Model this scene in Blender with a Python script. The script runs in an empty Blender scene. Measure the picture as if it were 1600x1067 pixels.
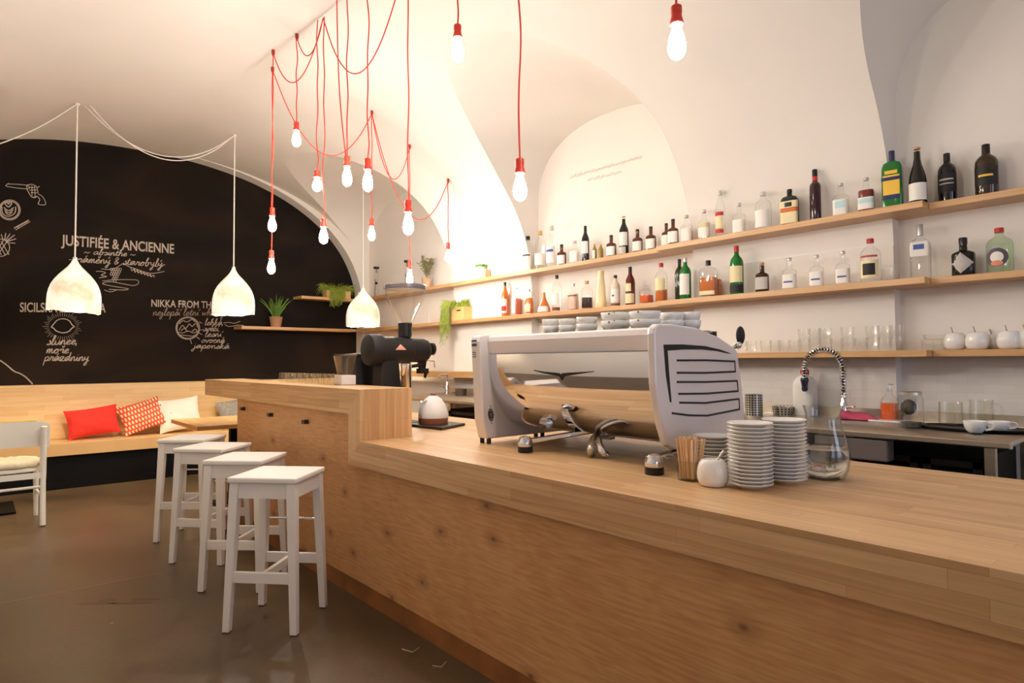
import bpy, math, random
from mathutils import Matrix, Vector, Euler
random.seed(7)
SC = bpy.context.scene
COL = SC.collection
PI = math.pi

# ------------------------------------------------------------------ camera
F_PX, YAW, PITCH, ROLL, EYE = 979.6, 0.862240, 0.0308857, -0.0057086, 1.30
cd = bpy.data.cameras.new('camera')
cam = bpy.data.objects.new('camera', cd)
COL.objects.link(cam)
cd.sensor_width = 36.0
cd.lens = F_PX / 1600 * 36.0
cd.clip_start = 0.05
cam.matrix_world = (Matrix.Translation((0, 0, EYE)) @ Matrix.Rotation(YAW, 4, 'Z')
                    @ Matrix.Rotation(PI / 2 + PITCH, 4, 'X') @ Matrix.Rotation(ROLL, 4, 'Z'))
SC.camera = cam

# ------------------------------------------------------------------ view, world, daylight
SC.view_settings.view_transform = 'Standard'
SC.view_settings.look = 'None'
SC.view_settings.gamma = 1.0
SC.view_settings.use_curve_mapping = False
SC.view_settings.exposure = 0.20
SC.cycles.use_denoising = True
SC.cycles.transparent_max_bounces = 32
SC.cycles.max_bounces = 14
SC.cycles.diffuse_bounces = 5
SC.cycles.caustics_reflective = False
SC.cycles.caustics_refractive = False
SC.cycles.sample_clamp_indirect = 6.0
BULB = 222.0      # radiance of a glowing filament bulb
BULB_COL = (1.0, 0.915, 0.82)
wd = bpy.data.worlds.new('sky')
SC.world = wd
wd.use_nodes = True
wd.node_tree.nodes['Background'].inputs[0].default_value = (0.55, 0.68, 1.0, 1)
wd.node_tree.nodes['Background'].inputs[1].default_value = 1.5

def area_light(name, loc, rot, sx, sy, power, col):
    l = bpy.data.lights.new(name, 'AREA')
    l.shape = 'RECTANGLE'; l.size = sx; l.size_y = sy
    l.energy = power; l.color = col
    o = bpy.data.objects.new(name, l); COL.objects.link(o)
    o.location = loc; o.rotation_euler = rot
    return o
# daylight entering by the two windows of the street wall, behind the camera
for wy, pw in ((0.15, 8), (2.65, 22)):
    area_light('window_daylight', (3.62, wy, 1.75), (0, PI / 2, 0), 1.9, 1.5, pw, (0.70, 0.80, 1.0))

# ------------------------------------------------------------------ pixel <-> room
FH = Vector((-math.sin(YAW), math.cos(YAW), 0)); RH = Vector((math.cos(YAW), math.sin(YAW), 0))
EYEV = Vector((0, 0, EYE))
def ray(px, py):
    v = cam.matrix_world.to_3x3() @ Vector(((px - 800) / F_PX, -(py - 533.5) / F_PX, -1))
    return v
def on_z(px, py, z): d = ray(px, py); return EYEV + d * ((z - EYE) / d.z)
def on_y(px, py, y): d = ray(px, py); return EYEV + d * (y / d.y)
def on_x(px, py, x): d = ray(px, py); return EYEV + d * (x / d.x)
def depth(p): return -(cam.matrix_world.inverted() @ Vector(p)).z
def z_at(x, y, py):
    """height of the point above (x, y) that the camera sees at row py"""
    inv = cam.matrix_world.inverted()
    a = inv @ Vector((x, y, 0)); b = inv @ Vector((x, y, 1)) - a
    k = -(py - 533.5) / F_PX          # y/(-z) = k
    return (-k * a.z - a.y) / (b.y + k * b.z)

# ------------------------------------------------------------------ colours and materials
def S(r, g, b):
    f = lambda c: (c / 255 / 12.92) if c / 255 <= 0.04045 else ((c / 255 + 0.055) / 1.055) ** 2.4
    return (f(r), f(g), f(b), 1)
MATS = {}
def new_mat(name):
    m = bpy.data.materials.new(name); m.use_nodes = True
    nt = m.node_tree; b = nt.nodes['Principled BSDF']
    return m, nt, b
def P(name, col, rough=0.5, metal=0.0, spec=0.5, noise=0.0, nscale=8.0, bump=0.0, coat=0.0, trans=0.0, ior=1.45, sub=0.0):
    if name in MATS: return MATS[name]
    m, nt, b = new_mat(name)
    c = S(*col)
    b.inputs['Base Color'].default_value = c
    b.inputs['Roughness'].default_value = rough
    b.inputs['Metallic'].default_value = metal
    b.inputs['Specular IOR Level'].default_value = spec
    b.inputs['Coat Weight'].default_value = coat
    b.inputs['Coat Roughness'].default_value = 0.08
    b.inputs['Transmission Weight'].default_value = trans
    b.inputs['IOR'].default_value = ior
    if noise or bump:
        tc = nt.nodes.new('ShaderNodeTexCoord'); n = nt.nodes.new('ShaderNodeTexNoise')
        n.inputs['Scale'].default_value = nscale; n.inputs['Detail'].default_value = 5
        nt.links.new(tc.outputs['Object'], n.inputs['Vector'])
        if noise:
            r = nt.nodes.new('ShaderNodeValToRGB')
            r.color_ramp.elements[0].position = 0.3; r.color_ramp.elements[1].position = 0.7
            r.color_ramp.elements[0].color = tuple(x * (1 - noise) for x in c[:3]) + (1,)
            r.color_ramp.elements[1].color = tuple(min(1, x * (1 + noise * 0.6)) for x in c[:3]) + (1,)
            nt.links.new(n.outputs['Fac'], r.inputs[0]); nt.links.new(r.outputs[0], b.inputs['Base Color'])
        if bump:
            bp = nt.nodes.new('ShaderNodeBump'); bp.inputs['Strength'].default_value = bump; bp.inputs['Distance'].default_value = 0.01
            nt.links.new(n.outputs['Fac'], bp.inputs['Height']); nt.links.new(bp.outputs[0], b.inputs['Normal'])
    MATS[name] = m
    return m

def planar(nt, axes, coord='Object'):
    """vector (u, v, 0) with u along the grain; axes like 'XZ'"""
    tc = nt.nodes.new('ShaderNodeTexCoord'); sp = nt.nodes.new('ShaderNodeSeparateXYZ'); cb = nt.nodes.new('ShaderNodeCombineXYZ')
    nt.links.new(tc.outputs[coord], sp.inputs[0])
    for i, a in enumerate(axes): nt.links.new(sp.outputs[a], cb.inputs[i])
    return cb.outputs[0]

def staves(name, axes, c1, c2, cm, bw=0.75, rh=0.045, rough=0.38, grain=0.22, coat=0.15):
    """butcher block: long glued staves, each with its own tone, plus fine grain"""
    m, nt, b = new_mat(name)
    v = planar(nt, axes)
    br = nt.nodes.new('ShaderNodeTexBrick')
    br.offset = 0.37; br.offset_frequency = 2; br.squash = 0.8; br.squash_frequency = 3
    br.inputs['Color1'].default_value = S(*c1); br.inputs['Color2'].default_value = S(*c2); br.inputs['Mortar'].default_value = S(*cm)
    br.inputs['Scale'].default_value = 1; br.inputs['Mortar Size'].default_value = 0.0006; br.inputs['Mortar Smooth'].default_value = 0.6
    br.inputs['Bias'].default_value = -0.1; br.inputs['Brick Width'].default_value = bw; br.inputs['Row Height'].default_value = rh
    nt.links.new(v, br.inputs['Vector'])
    mp = nt.nodes.new('ShaderNodeMapping'); mp.inputs['Scale'].default_value = (2.2, 60, 1)
    nt.links.new(v, mp.inputs['Vector'])
    n = nt.nodes.new('ShaderNodeTexNoise'); n.inputs['Scale'].default_value = 1; n.inputs['Detail'].default_value = 6; n.inputs['Distortion'].default_value = 0.6
    nt.links.new(mp.outputs[0], n.inputs['Vector'])
    r = nt.nodes.new('ShaderNodeValToRGB')
    r.color_ramp.elements[0].position = 0.3; r.color_ramp.elements[0].color = (1 - grain, 1 - grain * 1.15, 1 - grain * 1.3, 1)
    r.color_ramp.elements[1].position = 0.65; r.color_ramp.elements[1].color = (1, 1, 1, 1)
    nt.links.new(n.outputs['Fac'], r.inputs[0])
    mx = nt.nodes.new('ShaderNodeMix'); mx.data_type = 'RGBA'; mx.blend_type = 'MULTIPLY'; mx.inputs[0].default_value = 1
    nt.links.new(br.outputs['Color'], mx.inputs[6]); nt.links.new(r.outputs[0], mx.inputs[7])
    nt.links.new(mx.outputs[2], b.inputs['Base Color'])
    b.inputs['Roughness'].default_value = rough; b.inputs['Coat Weight'].default_value = coat; b.inputs['Coat Roughness'].default_value = 0.25
    return m

def plywood(name, axes='XZ'):
    """knotty veneer: flowing grain bent round scattered knots"""
    m, nt, b = new_mat(name)
    v = planar(nt, axes)
    nz = nt.nodes.new('ShaderNodeTexNoise'); nz.inputs['Scale'].default_value = 1.1; nz.inputs['Detail'].default_value = 3
    mp0 = nt.nodes.new('ShaderNodeMapping'); mp0.inputs['Scale'].default_value = (0.9, 2.6, 1)
    nt.links.new(v, mp0.inputs['Vector']); nt.links.new(mp0.outputs[0], nz.inputs['Vector'])
    vo = nt.nodes.new('ShaderNodeTexVoronoi'); vo.voronoi_dimensions = '2D'; vo.inputs['Scale'].default_value = 1; vo.inputs['Randomness'].default_value = 1
    mp1 = nt.nodes.new('ShaderNodeMapping'); mp1.inputs['Scale'].default_value = (2.6, 4.4, 1)
    nt.links.new(v, mp1.inputs['Vector']); nt.links.new(mp1.outputs[0], vo.inputs['Vector'])
    # grain lines follow level lines of (noise + knots)
    ad = nt.nodes.new('ShaderNodeMath'); ad.operation = 'MULTIPLY_ADD'; ad.inputs[1].default_value = -0.32
    nt.links.new(vo.outputs['Distance'], ad.inputs[0]); nt.links.new(nz.outputs['Fac'], ad.inputs[2])
    sn = nt.nodes.new('ShaderNodeMath'); sn.operation = 'MULTIPLY'; sn.inputs[1].default_value = 70
    nt.links.new(ad.outputs[0], sn.inputs[0])
    si = nt.nodes.new('ShaderNodeMath'); si.operation = 'SINE'; nt.links.new(sn.outputs[0], si.inputs[0])
    fine = nt.nodes.new('ShaderNodeTexNoise'); fine.inputs['Scale'].default_value = 1; fine.inputs['Detail'].default_value = 6
    mp2 = nt.nodes.new('ShaderNodeMapping'); mp2.inputs['Scale'].default_value = (7, 90, 1)
    nt.links.new(v, mp2.inputs['Vector']); nt.links.new(mp2.outputs[0], fine.inputs['Vector'])
    sm = nt.nodes.new('ShaderNodeMath'); sm.operation = 'MULTIPLY_ADD'; sm.inputs[1].default_value = 0.035
    nt.links.new(si.outputs[0], sm.inputs[0]); nt.links.new(fine.outputs['Fac'], sm.inputs[2])
    big = nt.nodes.new('ShaderNodeTexNoise'); big.inputs['Scale'].default_value = 1.6; big.inputs['Detail'].default_value = 2
    nt.links.new(v, big.inputs['Vector'])
    s2 = nt.nodes.new('ShaderNodeMath'); s2.operation = 'MULTIPLY_ADD'; s2.inputs[1].default_value = 0.7
    nt.links.new(big.outputs['Fac'], s2.inputs[0]); nt.links.new(sm.outputs[0], s2.inputs[2])
    r = nt.nodes.new('ShaderNodeValToRGB')
    r.color_ramp.elements[0].position = 0.55; r.color_ramp.elements[0].color = S(186, 132, 82)
    r.color_ramp.elements[1].position = 1.15; r.color_ramp.elements[1].color = S(212, 162, 108)
    nt.links.new(s2.outputs[0], r.inputs[0])
    # knots: only some of the cells carry one
    kn = nt.nodes.new('ShaderNodeValToRGB')
    kn.color_ramp.elements[0].position = 0.015; kn.color_ramp.elements[0].color = (0.1, 0.1, 0.1, 1)
    kn.color_ramp.elements[1].position = 0.20; kn.color_ramp.elements[1].color = (1, 1, 1, 1)
    e_ = kn.color_ramp.elements.new(0.06); e_.color = (0.62, 0.62, 0.62, 1)
    nt.links.new(vo.outputs['Distance'], kn.inputs[0])
    sep = nt.nodes.new('ShaderNodeSeparateColor'); nt.links.new(vo.outputs['Color'], sep.inputs[0])
    gt = nt.nodes.new('ShaderNodeMath'); gt.operation = 'GREATER_THAN'; gt.inputs[1].default_value = 0.55
    nt.links.new(sep.outputs[0], gt.inputs[0])
    mxk = nt.nodes.new('ShaderNodeMath'); mxk.operation = 'MAXIMUM'
    nt.links.new(kn.outputs[0], mxk.inputs[0]); nt.links.new(gt.outputs[0], mxk.inputs[1])
    mx = nt.nodes.new('ShaderNodeMix'); mx.data_type = 'RGBA'
    mx.inputs[6].default_value = S(120, 76, 42)
    nt.links.new(mxk.outputs[0], mx.inputs[0]); nt.links.new(r.outputs[0], mx.inputs[7])
    nt.links.new(mx.outputs[2], b.inputs['Base Color'])
    b.inputs['Roughness'].default_value = 0.45
    return m

def glass_thin(name, tint=(250, 252, 250), edge=0.85, gl=0.35):
    """thin-walled clear glass: see-through, brighter and denser at grazing angles"""
    if name in MATS: return MATS[name]
    m = bpy.data.materials.new(name); m.use_nodes = True
    nt = m.node_tree; nt.nodes.remove(nt.nodes['Principled BSDF'])
    out = nt.nodes['Material Output']
    tr = nt.nodes.new('ShaderNodeBsdfTransparent')
    gls = nt.nodes.new('ShaderNodeBsdfGlossy'); gls.inputs['Roughness'].default_value = 0.03
    # facing ratio, the same from outside and from inside the wall
    ge = nt.nodes.new('ShaderNodeNewGeometry'); dt = nt.nodes.new('ShaderNodeVectorMath'); dt.operation = 'DOT_PRODUCT'
    nt.links.new(ge.outputs['Normal'], dt.inputs[0]); nt.links.new(ge.outputs['Incoming'], dt.inputs[1])
    ab = nt.nodes.new('ShaderNodeMath'); ab.operation = 'ABSOLUTE'; nt.links.new(dt.outputs['Value'], ab.inputs[0])
    fc = nt.nodes.new('ShaderNodeMath'); fc.operation = 'SUBTRACT'; fc.inputs[0].default_value = 1.0; nt.links.new(ab.outputs[0], fc.inputs[1])
    pw = nt.nodes.new('ShaderNodeMath'); pw.operation = 'POWER'; pw.inputs[1].default_value = 4.0; nt.links.new(fc.outputs[0], pw.inputs[0])
    fr = nt.nodes.new('ShaderNodeMath'); fr.operation = 'MULTIPLY_ADD'; fr.inputs[1].default_value = gl * 1.6; fr.inputs[2].default_value = 0.05; nt.links.new(pw.outputs[0], fr.inputs[0])
    mx = nt.nodes.new('ShaderNodeMixShader')
    # tint deepens towards the rim, where the line of sight runs through more glass
    rp = nt.nodes.new('ShaderNodeValToRGB'); c = S(*tint)
    rp.color_ramp.elements[0].position = 0.62; rp.color_ramp.elements[0].color = c
    rp.color_ramp.elements[1].position = 1.0; rp.color_ramp.elements[1].color = tuple(x * edge for x in c[:3]) + (1,)
    nt.links.new(fc.outputs[0], rp.inputs[0]); nt.links.new(rp.outputs[0], tr.inputs[0])
    nt.links.new(fr.outputs[0], mx.inputs[0]); nt.links.new(tr.outputs[0], mx.inputs[1]); nt.links.new(gls.outputs[0], mx.inputs[2])
    nt.links.new(mx.outputs[0], out.inputs['Surface'])
    MATS[name] = m
    return m

def lamp_mat(name, col, strength):
    m = bpy.data.materials.new(name); m.use_nodes = True
    nt = m.node_tree; nt.nodes.remove(nt.nodes['Principled BSDF'])
    e = nt.nodes.new('ShaderNodeEmission'); e.inputs[0].default_value = col + (1,); e.inputs[1].default_value = strength
    nt.links.new(e.outputs[0], nt.nodes['Material Output'].inputs['Surface'])
    MATS[name] = m
    return m

# ------------------------------------------------------------------ mesh building
class MB:
    """collects shapes in room coordinates; build() links them as ONE mesh object"""
    def __init__(s): s.v = []; s.f = []; s.m = []
    def add(s, V, F, mi=0):
        o = len(s.v); s.v += [tuple(p) for p in V]
        s.f += [tuple(i + o for i in f) for f in F]; s.m += [mi] * len(F)
        return s
    def box(s, x0, x1, y0, y1, z0, z1, mi=0, rot=None, about=None):
        V = [(x, y, z) for z in (z0, z1) for y in (y0, y1) for x in (x0, x1)]
        if rot is not None:
            M = Euler(rot).to_matrix(); c = Vector(about) if about else Vector(((x0 + x1) / 2, (y0 + y1) / 2, (z0 + z1) / 2))
            V = [M @ (Vector(p) - c) + c for p in V]
        return s.add(V, [(0, 2, 3, 1), (4, 5, 7, 6), (0, 1, 5, 4), (2, 6, 7, 3), (0, 4, 6, 2), (1, 3, 7, 5)], mi)
    def bar(s, a, b, wa, wb=None, up=(0, 0, 1), h=None, mi=0):
        """square bar from a to b, width wa tapering to wb; h = other side"""
        a = Vector(a); b = Vector(b); wb = wa if wb is None else wb
        ha = h if h else wa; hb = (h if h else wb)
        d = (b - a).normalized(); u = Vector(up)
        if abs(d.dot(u)) > 0.98: u = Vector((1, 0, 0)) if abs(d.x) < .9 else Vector((0, 1, 0))
        x = d.cross(u).normalized(); y = x.cross(d).normalized()
        V = [a + x * sx * wa / 2 + y * sy * ha / 2 for sx, sy in ((-1, -1), (1, -1), (1, 1), (-1, 1))]
        V += [b + x * sx * wb / 2 + y * sy * hb / 2 for sx, sy in ((-1, -1), (1, -1), (1, 1), (-1, 1))]
        return s.add(V, [(3, 2, 1, 0), (4, 5, 6, 7), (0, 1, 5, 4), (1, 2, 6, 5), (2, 3, 7, 6), (3, 0, 4, 7)], mi)
    def leg(s, top, bot, wt, wb, mi=0):
        """axis-aligned tapering leg: square in plan at both ends"""
        V = []
        for (c, w) in ((bot, wb), (top, wt)):
            for sx, sy in ((-1, -1), (1, -1), (1, 1), (-1, 1)): V.append((c[0] + sx * w / 2, c[1] + sy * w / 2, c[2]))
        return s.add(V, [(3, 2, 1, 0), (4, 5, 6, 7), (0, 1, 5, 4), (1, 2, 6, 5), (2, 3, 7, 6), (3, 0, 4, 7)], mi)
    def prism(s, poly, axis, lo, hi, mi=0, cap=True):
        """polygon extruded along axis: X -> poly is (y,z), Y -> (x,z), Z -> (x,y)"""
        n = len(poly)
        def pt(a, b, t): return {'X': (t, a, b), 'Y': (a, t, b), 'Z': (a, b, t)}[axis]
        V = [pt(a, b, lo) for a, b in poly] + [pt(a, b, hi) for a, b in poly]
        F = [(i, (i + 1) % n, (i + 1) % n + n, i + n) for i in range(n)]
        if cap: F += [tuple(range(n - 1, -1, -1)), tuple(range(n, 2 * n))]
        return s.add(V, F, mi)
    def lathe(s, prof, c=(0, 0, 0), seg=24, power=2.0, sx=1.0, sy=1.0, mi=0, cap=True, M=None, twist=0.0, a0=0.0, a1=2 * PI, rz=0.0):
        """prof = [(r, z)...] from bottom to top; power > 2 squares the section"""
        full = abs(a1 - a0 - 2 * PI) < 1e-6
        n = seg if full else seg + 1
        V = []
        for k, (r, z) in enumerate(prof):
            for i in range(n):
                a = a0 + (a1 - a0) * i / seg
                ca, sa = math.cos(a), math.sin(a)
                q = r if power == 2 else r / (abs(ca) ** power + abs(sa) ** power) ** (1 / power)
                x, y = q * ca * sx, q * sa * sy
                t = rz + twist * k
                if t: x, y = x * math.cos(t) - y * math.sin(t), x * math.sin(t) + y * math.cos(t)
                p = Vector((x, y, z))
                if M is not None: p = M @ p
                V.append((p.x + c[0], p.y + c[1], p.z + c[2]))
        F = []
        for k in range(len(prof) - 1):
            for i in range(seg):
                j = (i + 1) % n if full else i + 1
                F.append((k * n + i, k * n + j, (k + 1) * n + j, (k + 1) * n + i))
        if cap and full:
            if prof[0][0] > 1e-6: F.append(tuple(range(n - 1, -1, -1)))
            if prof[-1][0] > 1e-6: F.append(tuple((len(prof) - 1) * n + i for i in range(n)))
        return s.add(V, F, mi)
    def tube(s, pts, r, seg=8, mi=0, cap=True, flat=1.0):
        pts = [Vector(p) for p in pts]; n = len(pts)
        if n < 2: return s
        rs = r if isinstance(r, (list, tuple)) else [r] * n
        t0 = (pts[1] - pts[0]).normalized()
        nrm = t0.orthogonal().normalized(); V = []
        for i in range(n):
            t = (pts[min(i + 1, n - 1)] - pts[max(i - 1, 0)])
            t = t.normalized() if t.length > 1e-9 else t0
            nrm = (nrm - t * nrm.dot(t))
            nrm = nrm.normalized() if nrm.length > 1e-6 else t.orthogonal().normalized()
            bn = t.cross(nrm)
            for k in range(seg):
                a = 2 * PI * k / seg
                V.append(pts[i] + (nrm * math.cos(a) + bn * math.sin(a) * flat) * rs[i])
        F = [(i * seg + k, i * seg + (k + 1) % seg, (i + 1) * seg + (k + 1) % seg, (i + 1) * seg + k) for i in range(n - 1) for k in range(seg)]
        if cap: F += [tuple(range(seg - 1, -1, -1)), tuple((n - 1) * seg + k for k in range(seg))]
        return s.add(V, F, mi)
    def sphere(s, c, r, seg=16, rings=10, sx=1, sy=1, sz=1, mi=0):
        prof = [(r * math.sin(PI * k / rings), -r * math.cos(PI * k / rings) * sz) for k in range(rings + 1)]
        prof[0] = (0.0001 * r, prof[0][1]); prof[-1] = (0.0001 * r, prof[-1][1])
        return s.lathe(prof, c, seg, sx=sx, sy=sy, mi=mi)
    def build(s, name, mats, parent=None, smooth=40, bevel=0, local=False):
        off = Vector((0, 0, 0))
        if parent is not None and not local:
            p = parent
            while p is not None: off += p.location; p = p.parent
        me = bpy.data.meshes.new(name)
        me.from_pydata([tuple(Vector(p) - off) for p in s.v], [], s.f)
        if not isinstance(mats, (list, tuple)): mats = [mats]
        for m in mats: me.materials.append(m)
        if len(mats) > 1: me.polygons.foreach_set('material_index', s.m)
        me.update()
        if smooth:
            me.polygons.foreach_set('use_smooth', [True] * len(me.polygons))
            me.set_sharp_from_angle(angle=math.radians(smooth))
        o = bpy.data.objects.new(name, me); COL.objects.link(o)
        if parent is not None: o.parent = parent
        if bevel:
            b = o.modifiers.new('edge', 'BEVEL'); b.width = bevel; b.segments = 2; b.limit_method = 'ANGLE'; b.angle_limit = math.radians(40)
        return o

def tag(o, label, cat, group=None):
    o['label'] = label; o['category'] = cat
    if group: o['group'] = group
    return o
def thing(name, label, cat, loc=(0, 0, 0), rz=0.0, group=None):
    o = bpy.data.objects.new(name, None); COL.objects.link(o)
    o.empty_display_size = 0.05
    o.location = loc; o.rotation_euler = (0, 0, rz)
    return tag(o, label, cat, group)
def struct(o, kind='structure'):
    o['kind'] = kind; return o
def dup(root, loc, rz=None, label=None, group=None, scale=None):
    """copy of a thing with copies of its parts and their sub-parts"""
    r = root.copy(); COL.objects.link(r); r.location = loc
    if rz is not None: r.rotation_euler = (0, 0, rz)
    if scale: r.scale = scale
    if label: r['label'] = label
    if group: r['group'] = group
    for ch in list(root.children):
        c = ch.copy(); COL.objects.link(c); c.parent = r
        for g in list(ch.children):
            d = g.copy(); COL.objects.link(d); d.parent = c
    return r
def smooth_path(pts, n=6):
    """Catmull-Rom through the points"""
    P_ = [Vector(p) for p in pts]; out = []
    for i in range(len(P_) - 1):
        p0 = P_[max(i - 1, 0)]; p1 = P_[i]; p2 = P_[i + 1]; p3 = P_[min(i + 2, len(P_) - 1)]
        for k in range(n):
            t = k / n
            out.append(0.5 * ((2 * p1) + (p2 - p0) * t + (2 * p0 - 5 * p1 + 4 * p2 - p3) * t * t + (3 * p1 - p0 - 3 * p2 + p3) * t ** 3))
    out.append(P_[-1]); return out
ORD = ['top', 'second from the top', 'third from the top', 'fourth from the top', 'fifth from the top', 'sixth from the top', 'seventh from the top',
       'eighth from the top', 'ninth from the top', 'tenth from the top', 'eleventh from the top', 'twelfth from the top', 'thirteenth from the top',
       'fourteenth from the top', 'fifteenth from the top', 'sixteenth from the top', 'lowest']
# ------------------------------------------------------------------ common materials
WALL = P('white_plaster', (236, 230, 222), 0.85, noise=0.03, nscale=1.5, bump=0.03)
TILE = None
WHITE_PAINT = P('white_paint', (236, 230, 222), 0.45)
WHITE_GLOSS = P('white_enamel', (232, 228, 228), 0.22, coat=0.4)
WHITE_CHINA = P('white_china', (236, 234, 230), 0.18, coat=0.5)
CHROME = P('chrome', (225, 225, 228), 0.05, metal=1)
STEEL = P('brushed_steel', (208, 200, 186), 0.34, metal=1, noise=0.08, nscale=30)
BLACK = P('black_plastic', (22, 20, 19), 0.35)
BLACK_MAT = P('black_matte', (26, 23, 21), 0.55, bump=0.05, nscale=120)
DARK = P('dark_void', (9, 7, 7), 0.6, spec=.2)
RED = P('red_enamel', (226, 66, 46), 0.35)
REDCORD = P('red_cloth_cord', (214, 62, 44), 0.7)
WHITECORD = P('white_cloth_cord', (236, 228, 216), 0.7)
GLASS = glass_thin('clear_glass')
OAKA, OAKB, OAKM = (226, 186, 136), (204, 158, 108), (168, 122, 78)
OAK_XY = staves('oak_staves_top', 'XY', OAKA, OAKB, OAKM)
OAK_XZ = staves('oak_staves_front', 'XZ', OAKA, OAKB, OAKM)
OAK_ZY = staves('oak_staves_side', 'ZY', OAKA, OAKB, OAKM)
OAK_ZX = staves('oak_staves_upright', 'ZX', OAKA, OAKB, OAKM)
PINE_YZ = staves('bench_staves_back', 'YZ', (242, 210, 156), (232, 192, 134), (212, 168, 112), bw=0.6, rh=0.05, grain=0.1)
PINE_YX = staves('bench_staves_seat', 'YX', (236, 198, 142), (222, 178, 120), (196, 150, 96), bw=0.6, rh=0.05, grain=0.12)
SHELF_XY = staves('shelf_oak', 'XZ', (218, 172, 118), (206, 158, 104), (190, 142, 92), bw=2.5, rh=0.2, grain=0.2)
SHELF_YZ = staves('shelf_oak_across', 'YZ', (218, 172, 118), (206, 158, 104), (190, 142, 92), bw=2.5, rh=0.2, grain=0.2)
PLY = plywood('knotty_plywood')

# ------------------------------------------------------------------ the room
XB, XE = -8.53, 3.5            # blackboard wall, street wall
YL, YW, YN = -1.32, 4.28, 4.38  # left wall, pier faces, niche backs
YC, VA, VZ, VR = 1.48, 2.80, 2.00, 1.845   # vault: axis, half span, springing, rise
NICHES = [(-8.33, -6.04), (-4.686, -2.798), (-1.385, 0.503), (1.916, XE)]
def arc(t): return VZ + VR * max(0.0, 1 - abs(t) ** 2.2) ** (1 / 2.2)
def barrel(y): return arc((y - YC) / VA)
def lunette(x, y, a, b):
    t = abs((x - (a + b) / 2) / ((b - a) / 2))
    h = 2.86 + 0.71 * max(0.0, 1 - t ** 2.4) ** (1 / 2.4)
    return h + 0.08 * (YN - y if y > YC else y - YL)

def build_floor():
    m, nt, b = new_mat('polished_concrete')
    tc = nt.nodes.new('ShaderNodeTexCoord')
    n1 = nt.nodes.new('ShaderNodeTexNoise'); n1.inputs['Scale'].default_value = 1.3; n1.inputs['Detail'].default_value = 8; n1.inputs['Roughness'].default_value = 0.62
    n2 = nt.nodes.new('ShaderNodeTexNoise'); n2.inputs['Scale'].default_value = 45; n2.inputs['Detail'].default_value = 4
    nt.links.new(tc.outputs['Object'], n1.inputs['Vector']); nt.links.new(tc.outputs['Object'], n2.inputs['Vector'])
    r = nt.nodes.new('ShaderNodeValToRGB')
    r.color_ramp.elements[0].position = 0.32; r.color_ramp.elements[0].color = S(78, 61, 43)
    r.color_ramp.elements[1].position = 0.75; r.color_ramp.elements[1].color = S(108, 90, 66)
    nt.links.new(n1.outputs['Fac'], r.inputs[0])
    r2 = nt.nodes.new('ShaderNodeValToRGB')
    r2.color_ramp.elements[0].position = 0.35; r2.color_ramp.elements[0].color = (0.8, 0.8, 0.8, 1); r2.color_ramp.elements[1].position = 0.6
    nt.links.new(n2.outputs['Fac'], r2.inputs[0])
    mx = nt.nodes.new('ShaderNodeMix'); mx.data_type = 'RGBA'; mx.blend_type = 'MULTIPLY'; mx.inputs[0].default_value = 0.6
    nt.links.new(r.outputs[0], mx.inputs[6]); nt.links.new(r2.outputs[0], mx.inputs[7]); nt.links.new(mx.outputs[2], b.inputs['Base Color'])
    rr = nt.nodes.new('ShaderNodeMapRange'); rr.inputs[3].default_value = 0.22; rr.inputs[4].default_value = 0.5
    nt.links.new(n1.outputs['Fac'], rr.inputs[0]); nt.links.new(rr.outputs[0], b.inputs['Roughness'])
    b.inputs['Specular IOR Level'].default_value = 0.45
    f = MB(); f.add([(XB - .1, YL - .1, 0), (XE + .1, YL - .1, 0), (XE + .1, YN + .1, 0), (XB - .1, YN + .1, 0)], [(0, 1, 2, 3)])
    o = struct(f.build('floor', m, smooth=0))
    # saw-cut joint and hairline scratches in the slab
    j = MB()
    a = on_z(0, 943, 0); c = on_z(262, 893, 0)
    j.bar((a.x, a.y, 0.0006), (c.x, c.y, 0.0006), 0.006, h=0.001)
    j.build('floor_joint', P('joint', (150, 126, 98), 0.6), o, smooth=0)
    k = MB()
    for pts in (((628, 1014), (645, 1019), (655, 1012)), ((676, 1040), (690, 1042), (697, 1034)), ((172, 974), (177, 973))):
        k.tube([on_z(px, py, 0.001) for px, py in pts], 0.0025, 4)
    k.build('floor_scratch', P('scratch', (196, 176, 150), 0.7), o, smooth=0)
    st = MB()
    for (px, py, w, h) in ((150, 943, .12, .012), (168, 938, .05, .022), (205, 942, .12, .014), (228, 936, .08, .014)):
        c = on_z(px, py, 0)
        st.lathe([(w, 0.0004), (w * .96, 0.0008)], (c.x, c.y, 0), 18, sy=h / w, rz=0.9)
    st.build('floor_stain', P('stain', (84, 64, 46), 0.4), o, smooth=0)
build_floor()

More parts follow.
